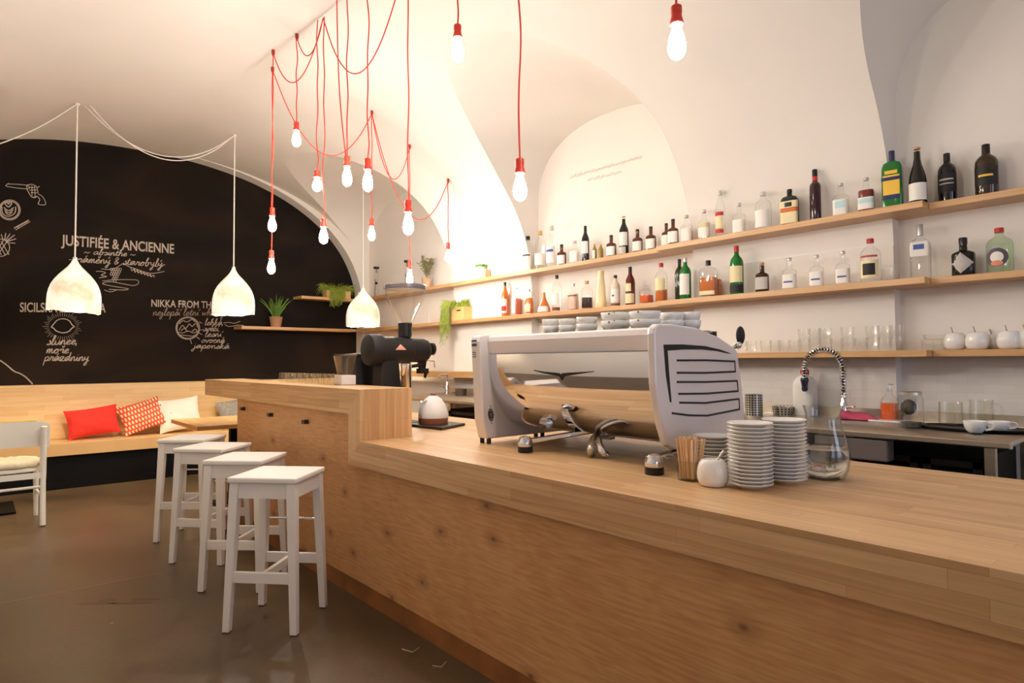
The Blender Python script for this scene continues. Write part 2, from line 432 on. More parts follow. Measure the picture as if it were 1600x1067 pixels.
def vault(x, y):
    z = barrel(y)
    if x > -8.33 and x < -6.04 and y > YC:      # the last bay swells beyond the end rib
        k = 0.20 * (x + 6.04) / -2.29
        z = max(z, arc((y - YC) / (VA + k)))
    return z
def build_ceiling():
    """barrel vault cut by a lunette over every niche, on both sides; each column of
    vertices has a row exactly on the crease where lunette and barrel meet"""
    def crease(x, nb, right):
        lo, hi = YC, (YN if right else YL)
        f = lambda y: lunette(x, y, *nb) - vault(x, y)
        if f(lo) > 0: return lo
        for _ in range(40):
            m = (lo + hi) / 2
            if f(m) > 0: hi = m
            else: lo = m
        return (lo + hi) / 2
    cols = [(XB - .02, None)]
    for a, b in NICHES:
        cols.append((a, None))
        for i in range(41):
            q = .5 - .5 * math.cos(PI * i / 40)
            cols.append((a + (b - a) * q, (a, b)))
        cols.append((b, None))
    cols.append((XE + .02, None))
    NA, NBR = 34, 90
    rows = []
    for x, nb in cols:
        # pier columns borrow the crease of the niche edge next to them, so rows line up
        n_ = nb or min(NICHES, key=lambda n: min(abs(x - n[0]), abs(x - n[1])))
        xx = min(max(x, n_[0] + 1e-4), n_[1] - 1e-4)
        yl, yr = crease(xx, n_, False), crease(xx, n_, True)
        ys = [YL + (yl - YL) * j / NA for j in range(NA)] + [yl + (yr - yl) * j / NBR for j in range(NBR)] + [yr + (YN - yr) * j / NA for j in range(NA + 1)]
        col = []
        for y in ys:
            z = vault(x, y) if (nb or x > -8) else barrel(y)
            if nb: z = max(z, lunette(x, y, *nb))
            col.append((x, y, z))
        rows.append(col)
    n = len(rows[0]); c = MB(); V = [p for col in rows for p in col]; F = []
    for i in range(len(cols) - 1):
        flat = cols[i][0] == cols[i + 1][0]
        for j in range(n - 1):
            q = (i * n + j, i * n + j + 1, (i + 1) * n + j + 1, (i + 1) * n + j)
            if flat and max(abs(V[q[0]][2] - V[q[3]][2]), abs(V[q[1]][2] - V[q[2]][2])) < 1e-5: continue
            F.append(q)
    c.add(V, F)
    return struct(c.build('ceiling', WALL, smooth=14))
CEIL = build_ceiling()

def build_walls():
    # shelf wall: piers stand 10 cm proud of the niches
    w = MB()
    edges = [XB]
    pts = [(XB - .05, YW), (NICHES[0][0], YW)]
    for a, b in NICHES: pts += [(a, YN), (b, YN), (b, YW)] if b < XE else [(a, YN), (XE + .05, YN)]
    # add pier starts
    out = []
    prev = None
    for p in pts:
        out.append(p)
    full = [(XB - .05, YW)]
    for a, b in NICHES:
        full += [(a, YW), (a, YN), (b, YN)] + ([(b, YW)] if b < XE else [])
    for i in range(len(full) - 1):
        (xa, ya), (xb, yb) = full[i], full[i + 1]
        top = VZ + .01 if not (ya == YN and yb == YN) else 3.62
        if ya != yb: top = VZ
        w.add([(xa, ya, 0), (xb, yb, 0), (xb, yb, top), (xa, ya, top)], [(0, 1, 2, 3)])
    struct(w.build('wall_back', WALL, smooth=0))
    # painted chalkboard wall at the far end
    m, nt, b = new_mat('chalkboard_paint')
    tc = nt.nodes.new('ShaderNodeTexCoord'); n1 = nt.nodes.new('ShaderNodeTexNoise'); n1.inputs['Scale'].default_value = 0.9; n1.inputs['Detail'].default_value = 6
    n1.inputs['Distortion'].default_value = 0.7
    mp = nt.nodes.new('ShaderNodeMapping'); mp.inputs['Scale'].default_value = (1, 0.8, 1.6)
    nt.links.new(tc.outputs['Object'], mp.inputs[0]); nt.links.new(mp.outputs[0], n1.inputs['Vector'])
    r = nt.nodes.new('ShaderNodeValToRGB')
    r.color_ramp.elements[0].position = 0.42; r.color_ramp.elements[0].color = S(27, 21, 16)
    r.color_ramp.elements[1].position = 0.78; r.color_ramp.elements[1].color = S(48, 37, 29)
    nt.links.new(n1.outputs['Fac'], r.inputs[0]); nt.links.new(r.outputs[0], b.inputs['Base Color'])
    b.inputs['Roughness'].default_value = 0.9; b.inputs['Specular IOR Level'].default_value = 0.2
    e = MB(); e.add([(XB, YL - .05, 0), (XB, YN + .05, 0), (XB, YN + .05, 4.0), (XB, YL - .05, 4.0)], [(0, 1, 2, 3)])
    end = struct(e.build('wall_end', m, smooth=0))
    l = MB(); l.add([(XB - .05, YL, 0), (XE + .05, YL, 0), (XE + .05, YL, 3.7), (XB - .05, YL, 3.7)], [(0, 1, 2, 3)])
    struct(l.build('wall_left', WALL, smooth=0))
    # street wall with two windows
    r_ = MB()
    ops = [(-0.6, 0.9), (1.9, 3.4)]; z0, z1 = 0.8, 2.7
    r_.box(XE, XE + .12, YL, YN, 0, z0); r_.box(XE, XE + .12, YL, YN, z1, 4.0)
    for a, b_ in ((YL, ops[0][0]), (ops[0][1], ops[1][0]), (ops[1][1], YN)): r_.box(XE, XE + .12, a, b_, z0, z1)
    struct(r_.build('wall_right', WALL, smooth=0))
    for k, (a, b_) in enumerate(ops):
        f = MB()
        for (ya, yb, za, zb) in ((a, a + .06, z0, z1), (b_ - .06, b_, z0, z1), (a, b_, z0, z0 + .06), (a, b_, z1 - .06, z1), ((a + b_) / 2 - .03, (a + b_) / 2 + .03, z0, z1)):
            f.box(XE + .03, XE + .08, ya, yb, za, zb)
        struct(f.build('window_%d' % (k + 1), WHITE_PAINT, smooth=0))
    return end
WALL_END = build_walls()

def build_backsplash():
    # rows of small white painted brick tiles under the lowest shelf
    m, nt, b = new_mat('white_tiles')
    v = planar(nt, 'XZ')
    br = nt.nodes.new('ShaderNodeTexBrick')
    br.inputs['Color1'].default_value = S(236, 230, 222); br.inputs['Color2'].default_value = S(229, 223, 215); br.inputs['Mortar'].default_value = S(226, 220, 212)
    br.inputs['Scale'].default_value = 1; br.inputs['Brick Width'].default_value = 0.15; br.inputs['Row Height'].default_value = 0.05; br.inputs['Mortar Size'].default_value = 0.002
    nt.links.new(v, br.inputs['Vector']); nt.links.new(br.outputs['Color'], b.inputs['Base Color'])
    bp = nt.nodes.new('ShaderNodeBump'); bp.inputs['Strength'].default_value = 0.25; bp.inputs['Distance'].default_value = 0.003; bp.invert = True
    nt.links.new(br.outputs['Fac'], bp.inputs['Height']); nt.links.new(bp.outputs[0], b.inputs['Normal'])
    b.inputs['Roughness'].default_value = 0.28
    t = MB()
    t.box(-2.798, -1.385, YW - .006, YW, 0.93, 1.309); t.box(-1.385, 0.4, YN - .006, YN, 0.93, 1.309)
    struct(t.build('trim_1', m, smooth=0))
build_backsplash()
def faint_lettering():
    # two worn, unreadable pencil lines on the lunette wall
    m = MB(); rnd = random.Random(1)
    for (x0, y0, x1, y1) in ((891, 277, 1003, 245), (918, 282, 972, 268)):
        n = int((x1 - x0) * 1.1); pts = []
        for i in range(n + 1):
            t = i / n; p = on_y(x0 + (x1 - x0) * t, y0 + (y1 - y0) * t + (2.4 * math.sin(i * 1.9) + rnd.uniform(-1, 1)), YN - .003); pts.append(p)
        m.tube(pts, .002, 4)
    struct(m.build('trim_2', P('faint_pencil', (222, 216, 208), .9), None, smooth=0))
faint_lettering()
# ------------------------------------------------------------------ the bar
def by_normal(o):
    """three materials on one solid: tops 0, faces along the bar 1, ends 2"""
    for p in o.data.polygons:
        n = [abs(c) for c in p.normal]
        p.material_index = 0 if n[2] == max(n) else (1 if n[1] == max(n) else 2)
    return o
BX0, BX1, BXL, BXR = -3.235, -3.10, -6.08, 0.9     # waterfall left / right, far end, near end
BY0, BYD, BY1 = 1.575, 1.90, 2.79
Z1, Z2, TH = 0.874, 1.150, 0.138
def build_bar():
    t = thing('bar_counter', 'long oak and plywood bar counter stepping up to a raised ledge', 'bar counter', (-2.6, 2.1, 0))
    w = MB()
    w.prism([(BX0, Z1 - TH), (BXR, Z1 - TH), (BXR, Z1), (BX1, Z1)], 'Y', BY0, BYD)
    w.box(BX1, BXR, BYD, BY1, Z1 - .04, Z1); w.box(BXL + .8, BX1, BYD, BY1, Z1 - .04, Z1)
    by_normal(w.build('worktop', [OAK_XY, OAK_XZ, OAK_ZY], t, smooth=0))
    d = MB(); d.prism([(BXL, Z2 - TH), (BX0, Z2 - TH), (BX1, Z2), (BXL, Z2)], 'Y', BY0, BYD)
    by_normal(d.build('raised_top', [OAK_XY, OAK_XZ, OAK_ZY], t, smooth=0))
    e = MB(); e.prism([(BX0, Z1 - TH), (BX1, Z1), (BX1, Z2), (BX0, Z2 - TH)], 'Y', BY0, BYD)
    by_normal(e.build('upright_end', [OAK_XY, OAK_ZX, OAK_ZY], t, smooth=0))
    p = MB()
    p.prism([(-5.29, .1), (BXR, .1), (BXR, Z1 - TH), (BX0, Z1 - TH), (BX0, Z2 - TH), (-5.29, Z2 - TH)], 'Y', 1.615, 1.64)
    p.box(-5.29, -5.265, 1.64, 2.7, .1, Z1 - .04)
    p.build('front_panel', PLY, t, smooth=0)
    s = MB(); s.box(-5.28, BXR, 1.622, 1.64, 0, .1)
    s.build('plinth', P('plinth_oak', (150, 96, 52), 0.4, noise=0.35, nscale=6), t, smooth=0)
    for px, py in ((379, 638.6), (422, 648), (477, 659)):
        c = on_y(px, py, 1.60)
        h = MB(); h.box(c.x - .025, c.x + .02, 1.585, 1.615, c.z - .012, c.z + .012)
        ho = h.build('bag_hook', P('hook_dark', (62, 40, 28), 0.4), t, smooth=0)
        k = MB(); k.box(c.x - .031, c.x - .025, 1.583, 1.615, c.z - .014, c.z + .012); k.build('hook_plate', STEEL, ho, smooth=0)
build_bar()

# ------------------------------------------------------------------ stools
def make_stool():
    t = thing('bar_stool', '', 'bar stool', (0, 0, 0))
    H, sw, th, b, tp = .742, .352, .028, .170, .144
    s = MB(); s.box(-sw / 2, sw / 2, -sw / 2, sw / 2, H - th, H)
    s.build('seat', WHITE_PAINT, t, bevel=.008, smooth=0)
    zt = H - th
    at_ = lambda z: tp + (b - tp) * (zt - z) / zt
    for sx, sy in ((-1, -1), (1, -1), (1, 1), (-1, 1)):
        l = MB(); l.leg((sx * tp, sy * tp, zt), (sx * b, sy * b, .004), .046, .034)
        lo = l.build('leg', WHITE_PAINT, t, smooth=0, bevel=.003)
        g = MB(); g.box(sx * b - .014, sx * b + .014, sy * b - .014, sy * b + .014, 0, .006); g.build('foot_glide', BLACK, lo, smooth=0)
    a1 = at_(zt - .04)
    for sy in (-1, 1):
        m = MB(); m.box(-a1, a1, sy * a1 - .012, sy * a1 + .012, zt - .075, zt); m.build('apron', WHITE_PAINT, t, smooth=0)
        m = MB(); m.box(sy * a1 - .012, sy * a1 + .012, -a1, a1, zt - .075, zt); m.build('apron', WHITE_PAINT, t, smooth=0)
        r = at_(.262)
        m = MB(); m.box(-r, r, sy * r - .01, sy * r + .01, .235, .288); m.build('rail', WHITE_PAINT, t, smooth=0, bevel=.003)
    m = MB(); m.box(-.011, .011, -at_(.26), at_(.26), .24, .283); m.build('cross_rail', WHITE_PAINT, t, smooth=0, bevel=.003)
    r = at_(.47); m = MB(); m.tube([(-r, r, .47), (r, r, .47)], .006, 10); m.build('foot_rod', CHROME, t)
    return t
ST = make_stool()
SPOTS = [(-3.22, 1.185, .755, 'white bar stool standing first in the row, closest to the step in the bar'),
         (-3.89, 1.24, .80, 'white bar stool, second in the row from the step in the bar'),
         (-4.545, 1.235, .72, 'white bar stool, third in the row from the step in the bar'),
         (-5.18, 1.26, .86, 'white bar stool at the bench end of the row, below the ledge tip')]
for i, (x, y, a, lab) in enumerate(SPOTS):
    if i == 0:
        ST.location = (x, y, 0); ST.rotation_euler = (0, 0, a); ST['label'] = lab; ST['group'] = 'bar stools along the counter'
    else:
        dup(ST, (x, y, 0), a, lab)

# ------------------------------------------------------------------ bench, cushions, tables, chair
def build_bench():
    t = thing('wall_bench', 'long pale wooden bench with a high back under the chalkboard', 'bench', (-8.2, 1.4, 0))
    m = MB(); m.box(-8.41, -7.96, YL, 4.275, .345, .475); m.build('seat', [PINE_YX], t, smooth=0, bevel=.004)
    m = MB(); m.box(XB + .002, -8.41, YL, 4.275, .475, 1.07); m.build('backrest', [PINE_YZ], t, smooth=0, bevel=.004)
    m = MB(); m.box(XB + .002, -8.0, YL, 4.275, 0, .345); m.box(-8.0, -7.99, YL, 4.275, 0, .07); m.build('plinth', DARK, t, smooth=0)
build_bench()

def pillow(name, label, mat, c, w, h, thick, roll, lean, group, yaw=0.0):
    N = 18; V = []; F = []
    for side in (1, -1):
        for i in range(N + 1):
            for j in range(N + 1):
                u = -1 + 2 * i / N; v = -1 + 2 * j / N
                d = max(0.0, (1 - abs(u) ** 2.6) * (1 - abs(v) ** 2.6)) ** .62
                # sides drawn in between pointed corners
                pu = u * (1 - .09 * (1 - v * v) * abs(u)); pv = v * (1 - .09 * (1 - u * u) * abs(v))
                wr = .006 * math.sin(7 * u + 3 * v) * math.sin(5 * v + 1)
                V.append((side * (d * thick / 2 + (wr if d > .2 else 0)), pu * w / 2, pv * h / 2))
    n = N + 1
    for s_ in (0, 1):
        for i in range(N):
            for j in range(N):
                a = s_ * n * n + i * n + j
                q = (a, a + n, a + n + 1, a + 1)
                F.append(q if s_ == 0 else q[::-1])
    M = Matrix.Rotation(yaw, 3, 'Z') @ Matrix.Rotation(-lean, 3, 'Y') @ Matrix.Rotation(roll, 3, 'X')
    b = MB(); b.add([M @ Vector(p) for p in V], F)
    o = b.build(name, mat, None, smooth=60)
    lo = min(v.co.z for v in o.data.vertices)
    o.location = (c[0], c[1], c[2] if c[2] else .478 - lo)
    return tag(o, label, 'cushion', group)
def cushion_mats():
    red = P('red_cotton', (222, 52, 40), 0.85, noise=0.06, nscale=60, bump=.08)
    m, nt, b = new_mat('orange_dashes')
    v = planar(nt, 'YZ'); mp = nt.nodes.new('ShaderNodeMapping'); mp.inputs['Rotation'].default_value = (0, 0, -.35)
    nt.links.new(v, mp.inputs[0])
    br = nt.nodes.new('ShaderNodeTexBrick'); br.inputs['Scale'].default_value = 1; br.inputs['Brick Width'].default_value = .034; br.inputs['Row Height'].default_value = .05
    br.inputs['Mortar Size'].default_value = .011; br.inputs['Mortar Smooth'].default_value = .3
    for k in ('Color1', 'Color2'): br.inputs[k].default_value = S(246, 226, 190)
    br.inputs['Mortar'].default_value = S(216, 84, 46)
    nt.links.new(mp.outputs[0], br.inputs['Vector']); nt.links.new(br.outputs['Color'], b.inputs['Base Color']); b.inputs['Roughness'].default_value = .85
    m2, nt, b2 = new_mat('white_with_brown_marks')
    v = planar(nt, 'YZ'); vo = nt.nodes.new('ShaderNodeTexVoronoi'); vo.inputs['Scale'].default_value = 9; vo.inputs['Randomness'].default_value = .35; vo.distance = 'MANHATTAN'
    nt.links.new(v, vo.inputs['Vector']); r = nt.nodes.new('ShaderNodeValToRGB'); r.color_ramp.interpolation = 'CONSTANT'
    r.color_ramp.elements[0].color = S(140, 92, 60); r.color_ramp.elements[1].position = .13; r.color_ramp.elements[1].color = S(244, 238, 226)
    nt.links.new(vo.outputs['Distance'], r.inputs[0]); nt.links.new(r.outputs[0], b2.inputs['Base Color']); b2.inputs['Roughness'].default_value = .85
    return red, m, m2
CR, CO, CW = cushion_mats()
def cush_at(px, y0): p = on_x(px, y0, -8.24); return (p.x, p.y, 0)
pillow('cushion', 'plain red cushion leaning on the bench back', CR, cush_at(145, 662), .50, .33, .15, .12, .35, 'cushions on the bench')
pillow('cushion', 'orange cushion with cream dashes beside the plain red one', CO, cush_at(222, 656), .45, .36, .14, .30, .42, 'cushions on the bench', yaw=-.1)
pillow('cushion', 'white cushion with small brown marks behind the orange one', CW, cush_at(280, 650), .47, .40, .14, .10, .30, 'cushions on the bench')
pillow('cushion', 'grey cushion half hidden behind the far end of the bar', P('grey_cotton', (150, 146, 138), .85, noise=.25, nscale=40), cush_at(372, 638), .48, .36, .14, .15, .4, 'cushions on the bench')

def build_tables():
    t = thing('cafe_table', 'small wooden cafe table on a black column, showing past the end of the bar', 'table', (-6.46, 1.9, 0))
    m = MB(); m.box(-6.95, -5.97, 1.49, 2.22, .702, .74)
    by_normal(m.build('table_top', [staves('table_top_oak', 'XY', (236, 196, 136), (220, 174, 112), (180, 130, 80)), staves('table_edge_oak', 'XZ', (196, 138, 78), (178, 120, 66), (150, 100, 58)), staves('table_end_oak', 'YZ', (206, 146, 84), (188, 128, 70), (150, 100, 58))], t, smooth=0, bevel=.003))
    c = on_y(365, 680, 1.9)
    m = MB(); m.box(c.x - .035, c.x + .035, 1.865, 1.935, .02, .702); m.build('column', DARK, t, smooth=0)
    m = MB(); m.box(c.x - .22, c.x + .22, 1.68, 2.12, 0, .02); m.build('base_plate', DARK, t, smooth=0)
    t = thing('cafe_table', 'cafe table behind the white chair, only its black base plate showing', 'table', (-7.24, -.02, 0))
    m = MB(); m.box(-7.53, -6.955, -.33, .293, 0, .018); m.build('base_plate', DARK, t, smooth=0)
    m = MB(); m.box(-7.28, -7.2, -.06, .02, .018, .71); m.build('column', DARK, t, smooth=0)
    m = MB(); m.box(-7.55, -6.95, -.36, .27, .71, .745); by_normal(m.build('table_top', [OAK_XY, OAK_XZ, OAK_ZY], t, smooth=0, bevel=.003))
build_tables()

def build_chair():
    t = thing('dining_chair', 'white wooden chair with a cream seat pad, its back towards the bar stools', 'chair', (-6.55, .22, 0))
    WP = P('chair_white', (238, 232, 220), .4)
    ztop = z_at(-6.36, .45, 657); zlow = z_at(-6.36, .45, 699); zp = z_at(-6.33, .43, 666)
    for y in (.435, .005):
        m = MB(); m.tube(smooth_path([(-6.30, y, .004), (-6.355, y, .25), (-6.37, y, .45), (-6.35, y, .62), (-6.31, y, zp)]), [.021] * 10 + [.023] * 9 + [.02] * 6, 10)
        m.build('back_leg', WP, t)
        m = MB(); m.tube([(-6.76, .22 + (y - .22) * .92, .004), (-6.74, .22 + (y - .22) * .9, .43)], [.016, .022], 10); m.build('front_leg', WP, t)
    # curved back board
    V = []; F = []; n = 14
    for k in range(n + 1):
        s_ = -1 + 2 * k / n; y = .22 + s_ * .255
        x = -6.385 + .03 * s_ * s_ * .9 + .0
        for (dx, z) in ((0, zlow + .012 * (1 - abs(s_) ** 6)), (0.02, ztop - .03 * abs(s_) ** 8)):
            V += [(x + dx - .006, y, z), (x + dx + .006, y, z)]
    for k in range(n):
        a = k * 4; b = a + 4
        F += [(a, b, b + 2, a + 2), (a + 1, a + 3, b + 3, b + 1), (a + 2, b + 2, b + 3, a + 3), (a, a + 1, b + 1, b)]
    F += [(0, 2, 3, 1), (n * 4, n * 4 + 1, n * 4 + 3, n * 4 + 2)]
    m = MB(); m.add(V, F); bo = m.build('back_board', WP, t, smooth=50)
    m = MB(); m.tube([(-6.385 + .03 * (s_ * s_) * .9 + .02, .22 + s_ * .24, ztop - .03 * abs(s_) ** 8 + .002) for s_ in [-1 + k / 10 for k in range(18)]], .0065, 6)
    m.build('top_edge', P('yellow_paint', (232, 212, 84), .5), bo)
    m = MB(); m.lathe([(.185, .425), (.205, .435), (.205, .452), (.19, .458)], (-6.56, .22, 0), 28, power=4); m.build('seat', WP, t)
    m = MB(); m.box(-6.37, -6.352, .005, .435, .375, .42); m.build('seat_rail', WP, t, smooth=0)
    m = MB(); m.tube(smooth_path([(-6.36, .01, .305), (-6.385, .22, .30), (-6.36, .43, .305)]), .012, 8); m.build('stretcher', WP, t)
    for y in (.02, .42):
        m = MB(); m.tube([(-6.36, y, .24), (-6.74, y, .22)], .011, 8); m.build('stretcher', WP, t)
    c = MB(); c.lathe([(.001, .458), (.17, .456), (.205, .468), (.215, .492), (.2, .515), (.12, .528), (.001, .53)], (-6.56, .22, 0), 40, power=3.4)
    for k, v in enumerate(c.v):
        a = math.atan2(v[1] - .22, v[0] + 6.56); r = math.hypot(v[1] - .22, v[0] + 6.56)
        q = 1 + .03 * math.sin(9 * a) * (r / .2) ** 2
        c.v[k] = (-6.56 + (v[0] + 6.56) * q, .22 + (v[1] - .22) * q, v[2] + .004 * math.sin(13 * a))
    o = c.build('seat_cushion', P('cream_cotton', (240, 226, 192), .85, noise=.1, nscale=30), None, smooth=60)
    tag(o, 'gathered cream pad lying on the white chair', 'cushion')
build_chair()

# ------------------------------------------------------------------ paper pendant lamps over the bench
def shade_mat():
    """torn paper lit from inside by its own bulb"""
    m = bpy.data.materials.new('glowing_paper'); m.use_nodes = True
    nt = m.node_tree; b = nt.nodes['Principled BSDF']
    tc = nt.nodes.new('ShaderNodeTexCoord'); n = nt.nodes.new('ShaderNodeTexNoise'); n.inputs['Scale'].default_value = 7; n.inputs['Detail'].default_value = 5
    nt.links.new(tc.outputs['Object'], n.inputs['Vector'])
    r = nt.nodes.new('ShaderNodeValToRGB')
    r.color_ramp.elements[0].position = .3; r.color_ramp.elements[0].color = (1.0, .74, .42, 1)
    r.color_ramp.elements[1].position = .55; r.color_ramp.elements[1].color = (1.0, .93, .76, 1)
    nt.links.new(n.outputs['Fac'], r.inputs[0])
    b.inputs['Base Color'].default_value = S(196, 184, 160); b.inputs['Roughness'].default_value = .9
    nt.links.new(r.outputs[0], b.inputs['Emission Color'])
    mr = nt.nodes.new('ShaderNodeMapRange'); mr.inputs[1].default_value = .3; mr.inputs[2].default_value = .6; mr.inputs[3].default_value = .34; mr.inputs[4].default_value = .72
    nt.links.new(n.outputs['Fac'], mr.inputs[0]); nt.links.new(mr.outputs[0], b.inputs['Emission Strength'])
    return m
SHADE = shade_mat()
BULBM = lamp_mat('bulb_glow', BULB_COL, BULB)
PBULB = lamp_mat('paper_lamp_bulb', (1.0, .84, .62), BULB * 3.0)
def paper_pendant(x, y, py_top, py_bot, label, tilt, swag):
    zt, zb = z_at(x, y, py_top), z_at(x, y, py_bot)
    h = zt - zb; R = h * .415
    t = thing('pendant_lamp', label, 'lamp', (x, y, zb), group='paper pendant lamps over the bench')
    prof = [(.995, 1), (1.0, .9), (1.0, .8), (.985, .7), (.94, .60), (.86, .5), (.755, .42), (.60, .33), (.43, .25), (.27, .18), (.155, .11), (.09, .05), (.06, 0)]
    m = MB(); m.lathe([(r * R, zt - f * h) for r, f in prof], (x, y, 0), 40, cap=False)
    random.seed(int(x * 100 + y * 10))
    ph = [random.uniform(0, 6) for _ in range(4)]
    for k, v in enumerate(m.v):
        a = math.atan2(v[1] - y, v[0] - x); fr = (zt - v[2]) / h
        q = 1 + .014 * math.sin(3 * a + ph[0] + 5 * fr) + .006 * math.sin(7 * a + ph[1] - 8 * fr)
        dz = 0
        if fr > .85: dz = (fr - .85) / .15 * (.005 * math.sin(5 * a + ph[2]) + .003 * math.sin(13 * a + ph[3]) + tilt * math.cos(a - .9))
        m.v[k] = (x + (v[0] - x) * q, y + (v[1] - y) * q, v[2] + dz)
    m.build('lamp_shade', SHADE, t, smooth=60)
    bm = MB(); bm.sphere((x, y, zb + h * .42), .045, 14, 8); bo = bm.build('bulb', PBULB, t)
    s_ = MB(); s_.tube([(x, y, zb + h * .42 + .04), (x, y, zt)], .018, 10); s_.build('lamp_holder', WHITE_PAINT, t)
    c = MB(); zc = vault(x, y) + .005
    if -8.33 < x < -6.04: zc = max(zc, lunette(x, y, -8.33, -6.04) + .005)
    c.tube([(x, y, zt - .01), (x, y, zc)], .007, 8)
    for path in swag: c.tube(smooth_path(path, 8), .0055, 6)
    c.build('cord', WHITECORD, t)
    k = MB(); k.lathe([(.012, zc - .03), (.02, zc - .012), (.02, zc)], (x, y, 0), 12); k.build('ceiling_hook', WHITECORD, t)
def sag(a, b, drop, n=7):
    a = Vector(a); b = Vector(b)
    return [a.lerp(b, i / n) - Vector((0, 0, 4 * drop * (i / n) * (1 - i / n))) for i in range(n + 1)]
PA = (-7.234, .712, barrel(.712)); PB = (-7.19, 2.144, barrel(2.144)); PC = (-7.19, 3.70, barrel(3.70)); P0 = (-7.25, -.9, barrel(-.9))
paper_pendant(PA[0], PA[1], 402, 487, 'white torn-paper pendant lamp hanging in front of the sun and lemon drawing', -.02,
              [sag(PA, P0, .28), sag((PA[0] - .02, PA[1] + .06, PA[2]), PB, .36), sag((PA[0] + .02, PA[1] + .1, PA[2]), PB, .40)])
paper_pendant(PB[0], PB[1], 417, 491, 'white torn-paper pendant lamp hanging beside the spiky potted plant', .01, [])
paper_pendant(PC[0], PC[1], 448, 510, 'white torn-paper pendant lamp hanging in the corner above the coffee grinder', .0, [])

paper_pendant(P0[0], P0[1], 400, 490, 'unseen torn-paper pendant lamp added at the left end of the row, lighting the bench', -.01, [])  # the swag leads here; lamp itself out of view, added to light the bench
# ------------------------------------------------------------------ bare bulbs on red cords
def bulb_pendant(x, y, py_sock, py_end, label, swags=(), wob=0.0, ztop=None):
    zs = z_at(x, y, py_sock); ze = z_at(x, y, py_end)
    h = zs - ze; sh = h * .36
    t = thing('bulb_pendant', label, 'lamp', (x, y, ze), group='bare bulbs on red cords')
    m = MB(); m.lathe([(.023, zs - sh), (.0245, zs - sh * .92), (.019, zs - sh * .6), (.0185, zs - sh * .45), (.020, zs - sh * .4), (.0195, zs - .006), (.012, zs)], (x, y, 0), 18)
    m.build('socket', RED, t)
    b = h - sh; r = .032
    g = MB(); g.lathe([(.0015, ze), (.3 * r, ze + .01 * b), (.68 * r, ze + .08 * b), (.93 * r, ze + .2 * b), (r, ze + .34 * b), (.93 * r, ze + .5 * b), (.72 * r, ze + .7 * b), (.5 * r, ze + .87 * b), (.44 * r, ze + b)], (x, y, 0), 14)
    g.build('bulb', BULBM, t)
    c = MB(); zc = ztop or barrel(y)
    n = 14
    pts = [(x + wob * math.sin(i * .9 + x * 7), y + wob * .6 * math.sin(i * 1.3 + 1), zs + (zc - zs) * i / n) for i in range(n + 1)]
    pts[0] = (x, y, zs); pts[-1] = (x, y, zc)
    c.tube(smooth_path(pts, 3), .0042, 6)
    for path in swags: c.tube(smooth_path(path, 6), .0042, 6)
    c.build('cord', REDCORD, t)
    if not ztop:
        k = MB(); k.lathe([(.006, zc - .05), (.013, zc - .03), (.013, zc)], (x, y, 0), 10); k.build('ceiling_hook', P('hook_red', (170, 44, 36), .5), t)
def hk(x, y): return Vector((x, y, barrel(y) - .03))
def on_vault(px, py):
    d = ray(px, py); t = 1.0
    while t < 12 and EYE + d.z * t < barrel(d.y * t): t += .004
    p = EYEV + d * t; return hk(p.x, p.y)
HA, HA2, HB, HC, HD, HE, HF, HG = [on_vault(*q) for q in ((427, 78), (426, 105), (464, 53), (505, 22), (581, 173), (640, 4), (640, 226), (700, 279))]
def swag(a, b, py):
    """cord sagging from hook a to hook b down to picture row py at mid-span"""
    m = (a + b) / 2
    return sag(a, b, max(.05, m.z - z_at(m.x, m.y, py)), 8)
bulb_pendant(HA.x, HA.y, 324, 362, 'bare bulb on a red cord, upper of the pair before the chalkboard arch', [swag(HC, HA, 127)], .006)
bulb_pendant(HA2.x, HA2.y, 391, 428, 'bare bulb on a red cord, lower of the pair before the chalkboard arch', [swag(HA2, HD, 241)], .004)
bulb_pendant(HB.x, HB.y, 190, 229, 'bare bulb on a red cord hanging from the looped hook, highest over the raised ledge', [swag(HC, HB, 86)], .006)
bulb_pendant(HC.x - .05, HC.y - .02, 265, 299, 'small bare bulb on a red cord, upper of the two from the gathered hook', [], .01, HC.z)
bulb_pendant(HC.x + .02, HC.y + .0, 340, 381, 'bare bulb on a red cord, lower of the two from the gathered hook', [], .012, HC.z)
bulb_pendant(-3.865, 1.87, 243, 291, 'large bare bulb on a doubled red cord, first of the close pair over the grinder', [smooth_path([(-3.865, 1.87, 2.6), (-3.93, 1.86, 2.95), (-3.96, 1.85, 3.3), (-3.99, 1.85, barrel(1.85))], 4)], .006)
bulb_pendant(-3.575, 1.87, 247, 299, 'large bare bulb on a red cord, second of the close pair over the grinder', [], .01)
bulb_pendant(HD.x, HD.y, 341, 376, 'small bare bulb on a long red cord against the pale vault above the corner', [swag(HD, HF, 278)], .004)
bulb_pendant(-3.22, 1.95, 312, 367, 'brightest bare bulb, hanging on a straight red cord over the upright bar end', [swag(HC, Vector((-3.22, 1.95, barrel(1.95) - .03)), 112)], .004)
bulb_pendant(HF.x, HF.y, 407, 446, 'bare bulb on a thin red cord beside the bushy potted plant', [swag(HD, HG, 338)], .004)
bulb_pendant(HG.x, HG.y, 379, 410, 'small bare bulb on a red cord nearest the shelf wall, above the succulent', [], .003)
bulb_pendant(-2.60, 1.87, 38, 97, 'bare bulb on a short red cord above the far side of the espresso machine', [], .004)
bulb_pendant(-2.12, 1.87, 247, 314, 'bare bulb on a long red cord hanging over the middle of the espresso machine', [], .008)
bulb_pendant(-1.276, 1.87, 8, 93, 'bare bulb on a red cord hanging nearest, over the near side of the espresso machine', [], .004)
